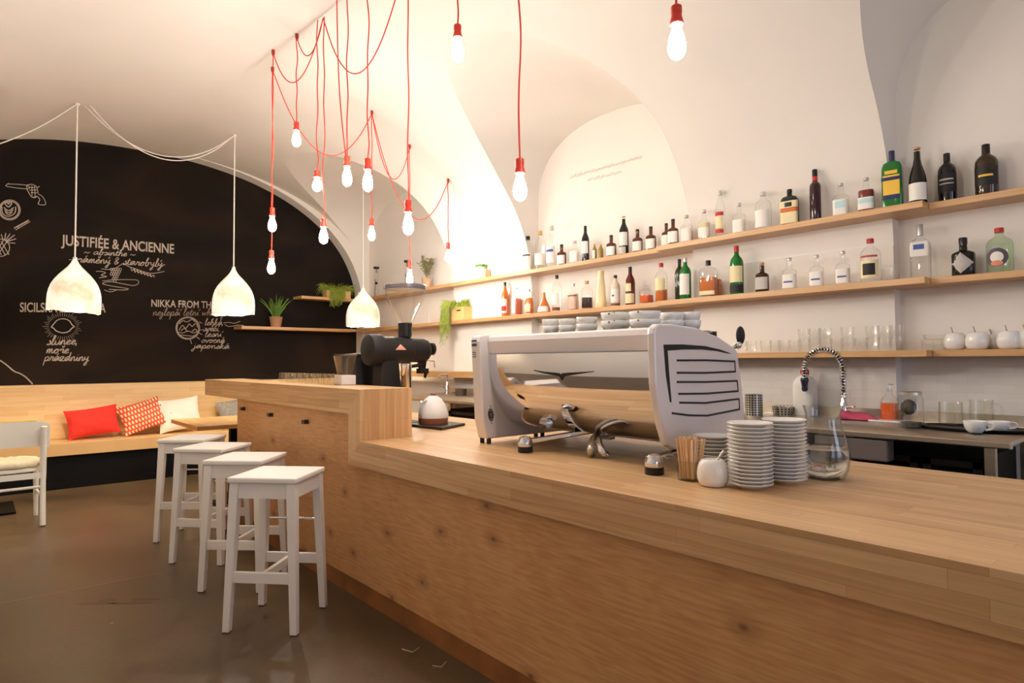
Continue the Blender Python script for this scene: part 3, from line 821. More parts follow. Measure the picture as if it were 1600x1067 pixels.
# ------------------------------------------------------------------ shelves
YP, YS = 4.08, 4.15           # front edges: boards on the pier, boards between piers
ZS = {'top': 2.200, 'mid': 1.765, 'low': 1.348}
T_ = .038
def board(name, poly, z, label):
    o = MB().prism(poly, 'Z', z - T_, z).build(name, [SHELF_XY], None, smooth=0, bevel=.002)
    return tag(o, label, 'shelf', 'oak wall shelves')
g = .001
lab = {'top': 'top', 'mid': 'middle', 'low': 'lowest'}
for k in ('top', 'mid', 'low'):
    z = ZS[k]
    # wraps round the pier by 20 cm on each side
    x0, x1 = -3.005, -1.165
    board('wall_shelf', [(x0, YP), (x1, YP), (x1, YN - g), (-1.385 + g, YN - g), (-1.385 + g, YW - g), (-2.798 - g, YW - g), (-2.798 - g, YN - g), (x0, YN - g)], z,
          lab[k] + ' oak shelf board wrapping the white pier behind the espresso machine')
    board('wall_shelf', [(x1 + g, 4.18), (.38, 4.18), (.38, YN - g), (x1 + g, YN - g)], z, lab[k] + ' oak shelf board in the niche right of the pier')
    if k != 'low':
        a, b = NICHES[0][1], NICHES[1][0]
        board('wall_shelf', [(-8.328, YS), (x0 - g, YS), (x0 - g, YN - g), (b + g, YN - g), (b + g, YW - g), (a - g, YW - g), (a - g, YN - g), (-8.328, YN - g)], z,
              lab[k] + ' oak shelf board running from the pier to the chalkboard corner')
def corner_shelf(y0, z, label):
    o = MB().prism([(XB + g, y0), (XB + .25, y0 + .02), (XB + .25, 4.148), (-8.33, YS - g), (XB + g, YS - g)], 'Z', z - T_, z).build('wall_shelf', [SHELF_YZ], None, smooth=0, bevel=.002)
    tag(o, label, 'shelf', 'oak wall shelves')
corner_shelf(2.55, ZS['mid'], 'oak shelf on the chalkboard wall carrying the spiky plant')
corner_shelf(3.33, ZS['top'], 'short upper oak shelf on the chalkboard wall carrying the trailing plant')
o = MB().box(-7.4, -4.30, 4.13, YW - g, 1.113, 1.183).build('wall_ledge', [SHELF_XY], None, smooth=0, bevel=.003)
tag(o, 'thick oak ledge on the wall above the far sink, left of the espresso machine', 'ledge')
for q, xx in enumerate((-6.7, -5.2)):
    pass

# ------------------------------------------------------------------ bottles
def pale(c, k=.5): return tuple(int(255 - (255 - x) * k) for x in c)
G_DARK = P('dark_bottle_glass', (26, 22, 20), .08, spec=.6)
G_BROWN = P('brown_bottle_glass', (88, 42, 20), .08, spec=.6)
G_GREEN = P('green_bottle_glass', (22, 110, 40), .07, spec=.6)
G_DGREEN = P('dark_green_bottle_glass', (28, 38, 24), .08, spec=.6)
G_OLIVE = P('olive_bottle_glass', (150, 128, 40), .08, spec=.6)
G_PORT = P('olive_brown_bottle_glass', (56, 42, 20), .08, spec=.6)
G_PURPLE = P('purple_bottle_glass', (52, 26, 34), .08, spec=.6)
G_CLEAR = glass_thin('flint_glass', (252, 253, 252), .62, .40)
G_GTINT = glass_thin('green_tinted_glass', (236, 247, 233), .6, .4)
L_AMBER = P('amber_spirit', (206, 112, 40), .06, spec=.6)
L_ORANGE = P('orange_spirit', (222, 104, 56), .06, spec=.6)
L_RED = P('red_spirit', (126, 40, 30), .06, spec=.6)
L_DARK = P('dark_spirit', (60, 34, 34), .06, spec=.6)
L_PALE = P('pale_spirit', (240, 222, 176), .1, spec=.6)
L_PINK = P('pink_spirit', (240, 206, 186), .1, spec=.6)
LBW = P('label_white', (238, 234, 226), .7); LBC = P('label_cream', (236, 222, 176), .7); LBG = P('label_grey', (196, 190, 184), .7)
LBY = P('label_yellow', (240, 196, 70), .6); LBN = P('label_navy', (40, 48, 96), .6); LBO = P('label_orange', (226, 112, 44), .6)
LBR = P('label_red', (196, 50, 44), .6); LBK = P('label_black', (34, 30, 30), .6); LBB = P('label_blue', (74, 92, 160), .6); LBT = P('label_pale_blue', (190, 222, 226), .6)
LBP = P('label_brown', (120, 70, 40), .6)
CAPK = P('cap_black', (28, 26, 26), .35); CAPW = P('cap_silver', (206, 204, 202), .3, metal=.6); CAPR = P('cap_red', (190, 52, 46), .4); CAPC = P('cork', (196, 150, 98), .8)
CAPG = P('cap_gold', (206, 170, 96), .35, metal=.6); CAPB = P('cap_navy', (50, 48, 84), .4)
SHAPES = {  # (r, z) fractions, squareness, depth ratio, where the neck starts, body top
    'wine':   ([(.96, 0), (1, .02), (1, .58), (.93, .66), (.7, .73), (.46, .79), (.36, .85), (.35, .93)], 2, 1, .82),
    'burg':   ([(.96, 0), (1, .02), (1, .40), (.92, .50), (.72, .60), (.5, .70), (.38, .80), (.35, .93)], 2, 1, .80),
    'spirit': ([(.96, 0), (1, .02), (1, .62), (.96, .68), (.8, .74), (.48, .79), (.34, .83), (.33, .92)], 2, 1, .82),
    'square': ([(.96, 0), (1, .02), (1, .62), (.95, .67), (.7, .72), (.36, .76), (.32, .80), (.32, .92)], 7, 1, .78),
    'flat':   ([(.95, 0), (1, .02), (1, .66), (.95, .72), (.8, .78), (.45, .81), (.28, .83), (.27, .92)], 5, .6, .82),
    'apoth':  ([(.96, 0), (1, .02), (1, .56), (.95, .60), (.6, .645), (.38, .67), (.34, .71), (.34, .9)], 3, .8, .7),
    'tall':   ([(.96, 0), (1, .02), (1, .64), (.96, .69), (.82, .725), (.56, .75), (.44, .78), (.42, .92)], 2, 1, .80),
    'round':  ([(.6, 0), (.86, .05), (1, .22), (1, .34), (.86, .52), (.55, .62), (.33, .68), (.3, .92)], 2.4, .6, .7),
    'cone':   ([(.95, 0), (1, .03), (.95, .22), (.72, .42), (.42, .62), (.24, .78), (.2, .93)], 3, .8, .8),
    'twist':  ([(.9, 0), (1, .03), (1.02, .16), (.9, .28), (.86, .4), (.78, .55), (.66, .7), (.56, .82), (.6, .97), (.5, 1.0)], 3, 1, 1.0),
    'slim':   ([(.95, 0), (1, .02), (1, .6), (.82, .7), (.5, .8), (.38, .86), (.36, .94)], 2, 1, .86),
}
def bottle(px, py_top, wpx, shelf, shape, glass, label, cap=CAPK, cap_h=.10, labels=(), liquid=None, dy=None, group=None, row=None, neck=None):
    y = {'pier': 4.16, 'left': 4.225, 'right': 4.285}[row]
    if dy: y += dy
    z0 = ZS[shelf]
    c = on_y(px, py_top, y); h = c.z - z0; r = wpx * depth(c) / F_PX / 2 / math.sqrt(1 + ((px - 800) / F_PX) ** 2 * .6)
    prof, pw, sy, nk = SHAPES[shape]
    t = thing('bottle', label, 'bottle', (c.x, y, z0), group=group)
    rz = 0.12
    pr = [(q * r, z0 + f * h) for q, f in prof]
    seg = 20 if pw == 2 else 28
    m = MB(); m.lathe(pr, (c.x, y, 0), seg, power=pw, sy=sy, rz=rz, twist=(.16 if shape == 'twist' else 0)); m.build('glass_body', glass, t, smooth=50)
    if liquid:
        mat, lv = liquid
        inner = [(q * r * .93, z0 + .012 + f * h) for q, f in prof if f <= lv]
        # finish at the fill line
        qs = prof; k = max(i for i, (q, f) in enumerate(qs) if f <= lv)
        q0, f0 = qs[k]; q1, f1 = qs[min(k + 1, len(qs) - 1)]
        q = q0 + (q1 - q0) * ((lv - f0) / (f1 - f0) if f1 > f0 else 0)
        inner.append((q * r * .93, z0 + .013 + lv * h))
        m = MB(); m.lathe(inner, (c.x, y, 0), seg, power=pw, sy=sy, rz=rz); m.build('liquid', mat, t, smooth=50)
    if cap is not None:
        rc = max(prof[-1][0] * r * 1.12, .009); zt = z0 + h
        m = MB(); m.lathe([(rc, zt - cap_h * h), (rc, zt - .004), (rc * .9, zt)], (c.x, y, 0), 14); m.build('cap', cap, t)
    for li, (mat, f0, f1, half) in enumerate(labels):
        # paper wrapped round the front of the body
        ra = [q for q, f in prof if f <= .5]; rb = r * 1.012 if not (shape in ('burg',) and f1 > .42) else r
        def rad(f):
            for i in range(len(prof) - 1):
                if prof[i][1] <= f <= prof[i + 1][1]:
                    a = (f - prof[i][1]) / (prof[i + 1][1] - prof[i][1] + 1e-9); return prof[i][0] + (prof[i + 1][0] - prof[i][0]) * a
            return prof[-1][0]
        hw = math.radians(half); n = 5
        lp = [(rad(f0 + (f1 - f0) * i / n) * r * 1.012 + .0008 + .0008 * li, z0 + (f0 + (f1 - f0) * i / n) * h) for i in range(n + 1)]
        m = MB(); m.lathe(lp, (c.x, y, 0), 16, power=pw, sy=sy, rz=rz, a0=-PI / 2 - hw, a1=-PI / 2 + hw)
        m.build('paper_label', mat, t, smooth=50)
    return t
TS, MS = 'bottles on the top shelf', 'bottles on the middle shelf'
W = lambda a=.08, b=.48, h=75: (LBW, a, b, h)
def top(*a, **k): return bottle(a[0], a[1], a[2], 'top', *a[3:], group=TS, **k)
def mid(*a, **k): return bottle(a[0], a[1], a[2], 'mid', *a[3:], group=MS, **k)
# top shelf, from the succulent to the right edge
top(825, 369, 17, 'spirit', G_CLEAR, 'clear bottle with a black cap, first bottle right of the succulent', row='left', labels=[(LBW, .1, .5, 70), (LBK, .42, .46, 60)])
top(844, 361, 17, 'slim', G_CLEAR, 'tall clear bottle with a gold top, second from the succulent', CAPG, row='left', labels=[W(.1, .4)])
top(862, 353, 17, 'slim', G_CLEAR, 'tallest pale clear bottle with a small violet label, left of the small brown bottle', CAPW, row='left', labels=[W(.1, .5), (LBB, .36, .42, 50)])
top(877.5, 382, 14, 'apoth', G_BROWN, 'small brown medicine-shaped bottle left of the first dark wine bottle', row='left', labels=[W()])
top(898, 376, 16, 'apoth', G_CLEAR, 'clear bottle with a white label between the small brown bottle and the dark wine bottle', CAPW, row='left', labels=[W(.06, .52)])
top(914.5, 353, 12, 'wine', G_DARK, 'slender dark wine bottle with a white label beside the olive oil bottles', row='left', cap_h=.2, labels=[W(.22, .56)])
top(929, 381, 7, 'slim', G_OLIVE, 'left one of two slim golden olive bottles', row='left', cap=CAPG, labels=[W(.1, .6, 40)])
top(938.5, 381, 8, 'slim', G_OLIVE, 'right one of two slim golden olive bottles', row='left', cap=CAPG)
top(955, 367.5, 15, 'apoth', G_BROWN, 'brown medicine-shaped bottle between the olive bottles and the tall dark wine bottle', row='left', labels=[W()])
top(974.5, 338, 15, 'wine', G_DARK, 'tall dark wine bottle with a large white label among the brown bottles', row='left', cap=CAPG, cap_h=.03, labels=[W(.24, .58), (LBG, .03, .2, 50)])
top(996, 358.5, 15, 'apoth', G_BROWN, 'brown medicine-shaped bottle just right of the tall dark wine bottle', row='left', labels=[W()])
top(1016.8, 354, 15.5, 'apoth', G_BROWN, 'brown medicine-shaped bottle at the step where the pier board begins', row='left', labels=[W()])
top(1041, 349, 14, 'apoth', G_BROWN, 'shorter brown bottle, left of the overlapping pair on the pier board', row='pier', labels=[W(.06, .5)], dy=.03)
top(1051.5, 342.5, 16, 'apoth', G_BROWN, 'taller brown bottle, right of the overlapping pair on the pier board', row='pier', labels=[W(.06, .5)], dy=-.035)
top(1072.5, 336, 18, 'apoth', G_CLEAR, 'clear bottle with amber rest in it, right of the brown pair', CAPW, row='pier', labels=[W(.05, .5)], liquid=(L_AMBER, .36))
top(1100, 328, 18, 'apoth', G_CLEAR, 'small clear bottle of pale yellow spirit left of the red lettered bottle', CAPW, row='pier', labels=[W(.1, .4)], liquid=(L_PALE, .5))
top(1125, 298, 15, 'slim', G_CLEAR, 'tall clear bottle with two red printed bands', CAPW, row='pier', labels=[(LBR, .08, .16, 60), (LBR, .45, .53, 60), (LBC, .18, .43, 50)])
top(1154.5, 317, 19, 'apoth', G_CLEAR, 'clear bottle with a plain white label right of the red banded one', CAPW, row='pier', labels=[W(.05, .45)])
top(1192, 300, 25, 'spirit', G_CLEAR, 'large clear bottle with a white label left of the dark green flask', CAPW, row='pier', labels=[W(.06, .5, 60)])
top(1233.5, 296, 27, 'flat', G_DGREEN, 'dark green square flask with an orange and white label', row='pier', labels=[(LBC, .05, .36, 62), (LBO, .37, .46, 62), (LBC, .47, .66, 62), (G_DGREEN, .5, .62, 22)])
top(1273, 265, 17.5, 'tall', G_PURPLE, 'tall slim dark purple bottle with a red neck', row='pier', cap_h=.13, labels=[(LBR, .78, .86, 180)])
top(1313.5, 286.5, 24, 'apoth', G_CLEAR, 'clear bottle with a pale blue label right of the tall purple bottle', CAPW, cap_h=.07, row='pier', labels=[W(.05, .5, 65), (LBT, .24, .44, 35)])
top(1353, 278, 25, 'apoth', G_CLEAR, 'bottle of dark red liqueur with a white label left of the green bottle', CAPW, cap_h=.07, row='pier', labels=[(LBW, .08, .42, 65), (LBT, .25, .38, 60)], liquid=(L_RED, .57))
top(1393, 236, 31, 'flat', G_GREEN, 'big green flask with a yellow and blue label', CAPB, cap_h=.2, row='pier', labels=[(LBY, .14, .56, 40), (LBN, .47, .53, 55), (LBN, .14, .22, 40), (LBY, .58, .64, 30)])
top(1432.5, 231, 27, 'burg', G_DARK, 'black wine bottle with a white label at the end of the pier board', CAPC, cap_h=.03, row='pier', labels=[(LBW, .06, .36, 75)], dy=.02)
top(1479, 240, 28, 'spirit', G_DARK, 'stout black bottle with grey lettering, first in the right niche', row='right', cap_h=.16, labels=[(LBK, .2, .58, 70), (LBG, .44, .47, 45), (LBG, .36, .38, 45)])
top(1540, 226, 35, 'spirit', G_PORT, 'broad olive brown bottle with gold print at the right end of the top shelf', row='right', cap_h=.2, labels=[(LBK, .2, .56, 70), (LBY, .36, .40, 36)])
# middle shelf
mid(789, 441, 11, 'slim', L_AMBER, 'slim orange bottle, first on the middle shelf right of the trailing plant', row='left', labels=[(LBW, .1, .5, 70), (LBR, .16, .3, 60)])
mid(806.5, 449, 13, 'square', G_CLEAR, 'clear bottle with red amber liquid, second from the trailing plant', CAPW, row='left', labels=[(LBW, .06, .6, 30)], liquid=(L_ORANGE, .55))
mid(826.5, 452, 17, 'round', G_CLEAR, 'round bellied bottle of amber spirit', CAPW, row='left', liquid=(L_AMBER, .6), labels=[(LBC, .1, .4, 40)])
mid(850, 457, 20, 'cone', L_AMBER, 'three-cornered amber bottle with a white label', CAPC, row='left', labels=[(LBW, .06, .32, 75)])
mid(870, 430, 15, 'spirit', G_CLEAR, 'tall clear bottle with a black cap and brown foot label', row='left', labels=[(LBW, .2, .5, 60), (LBP, .03, .12, 75)])
mid(895.5, 443, 16.5, 'apoth', G_CLEAR, 'bottle of rosy liqueur with a brown band', CAPW, row='left', liquid=(L_PINK, .55), labels=[(LBP, .52, .56, 75)])
mid(917, 439, 17.5, 'spirit', G_CLEAR, 'clear bottle half full of dark liqueur', CAPC, row='left', liquid=(L_DARK, .36))
mid(938.5, 423, 17, 'twist', L_PALE, 'twisted beige bottle in the middle of the shelf', None, row='left')
mid(961.5, 430, 14.5, 'spirit', P('frosted_beige', (222, 206, 180), .3), 'beige frosted bottle with a dotted label and dark foot', row='left', labels=[(LBW, .14, .55, 75), (LBP, .03, .1, 90), (LBK, .32, .37, 14)])
mid(984.5, 417, 15, 'wine', P('red_brown_glass', (96, 34, 22), .08), 'red brown bottle with a cream label and black neck', row='left', cap_h=.26, labels=[(LBC, .05, .3, 80), (LBC, .36, .56, 40)])
mid(1010, 444, 18, 'square', G_CLEAR, 'short clear decanter with orange liquid low in it', None, row='left', liquid=(L_ORANGE, .36))
mid(1033, 411, 19, 'spirit', G_CLEAR, 'clear bottle with a red cap and orange foot left of the green gin bottles', CAPR, row='left', labels=[(LBC, .3, .6, 65)], liquid=(L_AMBER, .28))
mid(1061.5, 405, 15, 'spirit', G_DGREEN, 'darker green bottle, left of the overlapping green pair', row='pier', dy=.03)
mid(1070.5, 403, 18, 'spirit', G_GREEN, 'bright green bottle with a white label, right of the overlapping green pair', CAPW, row='pier', labels=[(LBW, .1, .6, 65)], dy=-.03)
mid(1106.5, 407, 27, 'flat', G_CLEAR, 'flat whiskey bottle with a dark stopper, right of the green pair', row='pier', cap_h=.14, liquid=(L_AMBER, .48), labels=[(LBC, .05, .16, 50)], dy=-.03)
mid(1119, 428, 15, 'square', G_CLEAR, 'small amber bottle standing behind the flat whiskey bottle', CAPW, row='pier', liquid=(L_AMBER, .7), dy=.05)
mid(1150.5, 384.5, 21, 'spirit', G_GREEN, 'green whiskey bottle with a cream label and red neck', CAPR, cap_h=.12, row='pier', labels=[(LBC, .25, .58, 75), (LBK, .05, .2, 80)])
mid(1190.5, 410, 20, 'apoth', P('dark_brown_glass', (52, 28, 18), .08), 'dark brown bottle with a grey label right of the green whiskey', CAPC, cap_h=.07, row='pier', labels=[(LBG, .1, .5, 65)])
for i, (px, py) in enumerate(((1233, 403), (1275.5, 398.5), (1316.5, 392.5))):
    mid(px, py, 21, 'apoth', G_CLEAR, ('leftmost', 'middle', 'rightmost')[i] + ' of three identical clear bottles with white labels and blue script', CAPW, cap_h=.08, row='pier', labels=[(LBW, .06, .48, 75), (LBB, .22, .27, 35)])
mid(1359.5, 373, 31, 'spirit', G_CLEAR, 'clear bottle with a red cap and a round black emblem', CAPR, row='pier', labels=[(LBC, .1, .5, 60), (LBK, .16, .42, 36), (LBR, .56, .6, 50)])
mid(1437, 351, 29, 'square', G_CLEAR, 'tall square clear bottle with a blue and white label', CAPW, cap_h=.2, row='right', labels=[(LBW, .42, .68, 45), (LBB, .54, .63, 28)])
mid(1504.5, 371.5, 35, 'apoth', G_DARK, 'squat black bottle with a diamond label', cap_h=.16, row='right')
mid(1561, 356.5, 40, 'spirit', G_GTINT, 'pale green bottle with a red cap and a round grey label', CAPR, row='right', labels=[])
# lozenge and roundel labels on the last two
def flat_label(bt, w, h, zc, n, mat, r, rot=0, name='paper_label', k=0.0):
    """label with its own outline, bent round a body of radius r"""
    V = []; F = []
    cx, cy, cz = bt.location
    for ring in (0, .5, 1):
        for i in range(n):
            a = rot + 2 * PI * i / n
            u = w / 2 * math.cos(a) * ring; q = h / 2 * math.sin(a) * ring
            t = u / r
            V.append((cx + (r + .0012 + k) * math.sin(t), cy - (r + .0012 + k) * math.cos(t), cz + zc + q))
    for s_ in (0, 1):
        for i in range(n):
            j = (i + 1) % n; F.append((s_ * n + i, s_ * n + j, (s_ + 1) * n + j, (s_ + 1) * n + i))
    MB().add(V, F).build(name, mat, bt, smooth=60)
for o in [o for o in COL.objects if o.name.startswith('bottle')]:
    if 'diamond' in o['label']:
        r = .06; flat_label(o, .135, .12, .075, 4, LBG, r)
    if 'round grey' in o['label']:
        r = .071; flat_label(o, .105, .10, .085, 28, P('label_slate', (96, 84, 92), .6), r); flat_label(o, .06, .06, .085, 24, LBW, r, k=.001); flat_label(o, .055, .03, .052, 18, P('label_salmon', (226, 142, 112), .6), r, k=.0015)

# ------------------------------------------------------------------ tumblers on the lowest shelf
TUMB = glass_thin('tumbler_glass', (255, 255, 254), .9, .40)
def tumbler(name, label, group, r=.039, h=.083, mat=TUMB, ridges=False, cat='glass'):
    m = MB()
    m.lathe([(r * .72, 0), (r * .78, .004), (r * .95, h * .45), (r, h * .9), (r, h), (r * .93, h), (r * .93, h * .9), (r * .88, h * .45), (r * .7, .012), (.001, .012)], (0, 0, 0), 18)
    return tag(m.build(name, mat, None, smooth=50), label, cat, group)
GL = None
glasses = [(1160, 1, .03), (1174, 1, -.03), (1197, 1, -.01), (1212, 1, .05), (1225, 1, -.02), (1243, 1, .05), (1257, 2, -.01), (1273, 2, .05), (1290, 2, -.02), (1308, 1, .05), (1325, 2, -.01), (1346, 1, .06), (1364, 2, -.02), (1382, 2, .05), (1402, 2, -.01)]
for i, (px, n, dy) in enumerate(glasses):
    c = on_y(px, 548, 4.18 + dy)
    for k in range(n):
        where = 'tumbler, %s from the espresso machine' % ['first', 'second', 'third', 'fourth', 'fifth', 'sixth', 'seventh', 'eighth', 'ninth', 'tenth', 'eleventh', 'twelfth', 'thirteenth', 'fourteenth', 'fifteenth'][i]
        l = 'clear %s on the lowest pier shelf%s' % (where, '' if n == 1 else (', bottom of stack' if k == 0 else ', top of stack'))
        if GL is None: GL = tumbler('tumbler', l, 'tumblers on the lowest shelf'); o = GL
        else: o = GL.copy(); COL.objects.link(o); o['label'] = l
        o.location = (c.x, c.y, ZS['low'] + k * .072)
        o.scale = (1, 1, 1) if k == 0 else (.98, .98, .98)
c = on_y(1388, 440, 4.19)
o = GL.copy(); COL.objects.link(o); o['label'] = 'single clear tumbler on the middle shelf right of the red capped bottle'; o.location = (c.x, c.y, ZS['mid']); del o['group']

# sugar bowls and glass dishes in the right niche
def sugar_bowl(x, y, z, r, label, group=None, spoon=True, sa=.9):
    t = thing('sugar_bowl', label, 'sugar bowl', (x, y, z), group=group)
    h = r * 1.72
    m = MB(); m.lathe([(r * .62, z), (r * .82, z + .05 * h), (r * .96, z + .24 * h), (r, z + .46 * h), (r * .95, z + .7 * h), (r * .84, z + .87 * h), (r * .70, z + .97 * h), (r * .62, z + h), (r * .57, z + h * .99), (r * .57, z + .95 * h), (.001, z + .93 * h)], (x, y, 0), 28)
    m.build('bowl', WHITE_CHINA, t, smooth=60)
    if spoon:
        m = MB(); m.tube(smooth_path([(x, y, z + h * .8), (x + r * .4 * math.cos(sa), y + r * .4 * math.sin(sa), z + h * 1.05), (x + r * .72 * math.cos(sa), y + r * .72 * math.sin(sa), z + h * 1.34)], 5), .0042, 8)
        m.build('spoon', STEEL, t)
    return t
for px, dy, l in ((1492, -.02, 'white sugar bowl next to the stacked glass dishes, first from the left'), (1527, -.03, 'white sugar bowl, second from the stacked glass dishes'), (1552, .06, 'white sugar bowl standing behind the other bowls'),
                  (1577, -.03, 'white sugar bowl, last but one at the right end of the lowest shelf'), (1606, .0, 'white sugar bowl cut by the right edge on the lowest shelf')):
    c = on_y(px, 546, 4.285 + dy); sugar_bowl(c.x, c.y, ZS['low'], .057 if dy < .05 else .05, l, 'sugar bowls on the lowest shelf', sa=2.2)
c = on_y(1459, 546, 4.26)
for k in range(3):
    m = MB(); w = .055; z = ZS['low'] + k * .031
    m.lathe([(w * .9, z), (w, z + .004), (w, z + .029), (w * .93, z + .029), (w * .93, z + .006), (.001, z + .006)], (c.x + (.012 if k == 2 else 0), c.y, 0), 24, power=6)
    o = m.build('glass_dish', TUMB, None, smooth=50)
    tag(o, 'square clear glass dish beside the sugar bowls, %s of the stack' % ('bottom', 'middle', 'top')[k], 'dish', 'stacked glass dishes')

# ------------------------------------------------------------------ plants and brewers on the far shelves
LEAF_Y = P('leaf_yellow_green', (150, 164, 56), .55, noise=.3, nscale=20); LEAF_G = P('leaf_green', (104, 140, 56), .5, noise=.3, nscale=20)
LEAF_O = P('leaf_olive', (128, 122, 82), .6, noise=.3, nscale=20); LEAF_S = P('leaf_succulent', (110, 160, 78), .45, noise=.25, nscale=30)
POT_T = P('clay_pot', (178, 132, 98), .8, noise=.12, nscale=14); POT_C = P('concrete_pot', (206, 194, 174), .8, noise=.08, nscale=20); CRATE = P('crate_wood', (226, 186, 122), .6, noise=.12, nscale=10)
def blade(m, p0, p1, p2, w, n=5):
    """thin curved leaf from p0 over p1 to p2"""
    p0, p1, p2 = Vector(p0), Vector(p1), Vector(p2)
    V = []
    for i in range(n + 1):
        t = i / n; p = p0 * (1 - t) ** 2 + p1 * 2 * t * (1 - t) + p2 * t * t
        d = (p1 - p0) * (1 - t) + (p2 - p1) * t
        s_ = d.cross(Vector((.65, .76, 0.1)));
        s_ = d.cross(Vector((-.76, .65, .2))) if s_.length < 1e-4 else d.cross(Vector((-.76, .65, .1)))
        s_ = s_.normalized() if s_.length > 1e-6 else Vector((1, 0, 0))
        ww = w * (1 - t) ** .6 * (.6 + .8 * t if t < .5 else 1)
        V += [p - s_ * ww / 2, p + s_ * ww / 2]
    m.add(V, [(2 * i, 2 * i + 1, 2 * i + 3, 2 * i + 2) for i in range(n)])
def trailing(c, w, d, hbox, label, drop, seed, hand):
    rnd = random.Random(seed)
    x, y, z = c
    t = thing('trailing_plant', label, 'potted plant', (x, y, z))
    m = MB()
    if hand == 'y': bx = (x - d / 2, x + d / 2, y - w / 2, y + w / 2)
    else: bx = (x - w / 2, x + w / 2, y - d / 2, y + d / 2)
    m.box(*bx, z, z + hbox); po = m.build('planter_box', CRATE, t, smooth=0, bevel=.003)
    if hand == 'x':
        m = MB(); m.box(x + w * .12, x + w * .34, bx[2] - .002, bx[2] + .002, z + hbox * .68, z + hbox * .78); m.build('hand_slot', DARK, po, smooth=0)
    f = MB()
    for i in range(520):
        a = rnd.uniform(0, 2 * PI); q = rnd.random() ** .5
        if hand == 'y': px_, py_ = x + q * d / 2 * math.cos(a), y + q * w / 2 * math.sin(a)
        else: px_, py_ = x + (q * math.cos(a) - .25) * w * .42, y + q * d / 2 * math.sin(a)
        p0 = Vector((px_, py_, z + hbox - .01))
        out = Vector((math.cos(a), math.sin(a), 0)); l = rnd.uniform(.07, .17)
        blade(f, p0, p0 + out * l * .35 + Vector((0, 0, l * .95)), p0 + out * l * .95 + Vector((0, 0, l * rnd.uniform(-.5, .6))), .006)
    for i in range(int(110)):
        a = rnd.uniform(0, 1)
        if hand == 'y': p0 = Vector((bx[1], y - w * .42 + a * w * .6, z + hbox)); out = Vector((.05, 0, 0))
        else: p0 = Vector((x - w * .5 + a * w * .45, bx[2], z + hbox)); out = Vector((-.015, -.05, 0))
        L = drop * rnd.uniform(.35, 1) * (1 - .3 * a)
        pts = smooth_path([p0, p0 + out + Vector((0, 0, .02)), p0 + out * 1.3 + Vector((rnd.uniform(-.02, .02), rnd.uniform(-.02, .02), -L * .5)), p0 + out * 1.2 + Vector((rnd.uniform(-.03, .03), rnd.uniform(-.03, .03), -L))], 4)
        f.tube(pts, .0016, 3)
        for p in pts[3:]:
            for k in range(2):
                v = Vector((rnd.uniform(-1, 1), rnd.uniform(-1, 1), rnd.uniform(-1, .2))) * .018
                blade(f, p, p + v * .6, p + v, .005, 2)
    f.build('foliage', LEAF_Y, t, smooth=0)
c = on_x(526, 461, -8.40); trailing((-8.40, c.y, ZS['top']), .36, .15, .11, 'trailing yellow green plant in a low box on the chalkboard wall', .26, 3, 'y')
c = on_y(717, 490, 4.215); trailing((c.x, 4.215, ZS['mid']), .34, .12, .15, 'trailing green plant in a wooden crate on the middle shelf', .46, 5, 'x')
def pot(m, x, y, z, r, h): m.lathe([(r * .74, z), (r, z + h * .97), (r * 1.03, z + h), (r * .92, z + h), (r * .9, z + h * .9), (.001, z + h * .88)], (x, y, 0), 24)
def spiky():
    c = on_x(431, 506, -8.40); x, y, z = -8.40, c.y, ZS['mid']; rnd = random.Random(2)
    t = thing('potted_plant', 'spiky green plant in a clay pot on the lower chalkboard shelf', 'potted plant', (x, y, z))
    m = MB(); pot(m, x, y, z, .085, .14); m.build('pot', POT_T, t, smooth=50)
    f = MB()
    for i in range(46):
        a = rnd.uniform(0, 2 * PI); l = rnd.uniform(.16, .36); o = Vector((math.cos(a), math.sin(a), 0)); tl = rnd.uniform(.15, .75)
        p0 = Vector((x, y, z + .12)) + o * .03
        blade(f, p0, p0 + o * l * tl * .4 + Vector((0, 0, l * .6)), p0 + o * l * tl + Vector((0, 0, l * (1 - tl * .35))), .02, 6)
    f.build('foliage', LEAF_G, t, smooth=0)
spiky()
def bushy():
    c = on_y(667, 440, 4.23); x, y, z = c.x, 4.23, ZS['top']; rnd = random.Random(4)
    t = thing('potted_plant', 'bushy olive green plant in a tan pot at the far end of the top shelf', 'potted plant', (x, y, z))
    m = MB(); pot(m, x, y, z, .065, .125); m.build('pot', P('tan_pot', (202, 168, 138), .8, noise=.1, nscale=14), t, smooth=50)
    f = MB()
    for i in range(34):
        a = rnd.uniform(0, 2 * PI); l = rnd.uniform(.16, .30); o = Vector((math.cos(a), math.sin(a) * .7, 0)) * rnd.uniform(.2, .85)
        p0 = Vector((x, y, z + .11)); p2 = p0 + o * l * .75 + Vector((0, 0, l * .95)); p1 = p0 + Vector((0, 0, l * .5)) + o * l * .15
        if p2.y > 4.36: p2.y = 4.36
        pts = [p0 * (1 - q) ** 2 + p1 * 2 * q * (1 - q) + p2 * q * q for q in [k / 6 for k in range(7)]]
        f.tube(pts, .0018, 4)
        for k in range(2, 7):
            for s_ in range(3):
                v = Vector((rnd.uniform(-1, 1), rnd.uniform(-1, 1), rnd.uniform(-.2, 1))).normalized() * .035
                q = pts[k] + v * .6; blade(f, pts[k], q + Vector((0, 0, .004)), pts[k] + v, .016, 3)
    f.build('foliage', LEAF_O, t, smooth=0)
bushy()
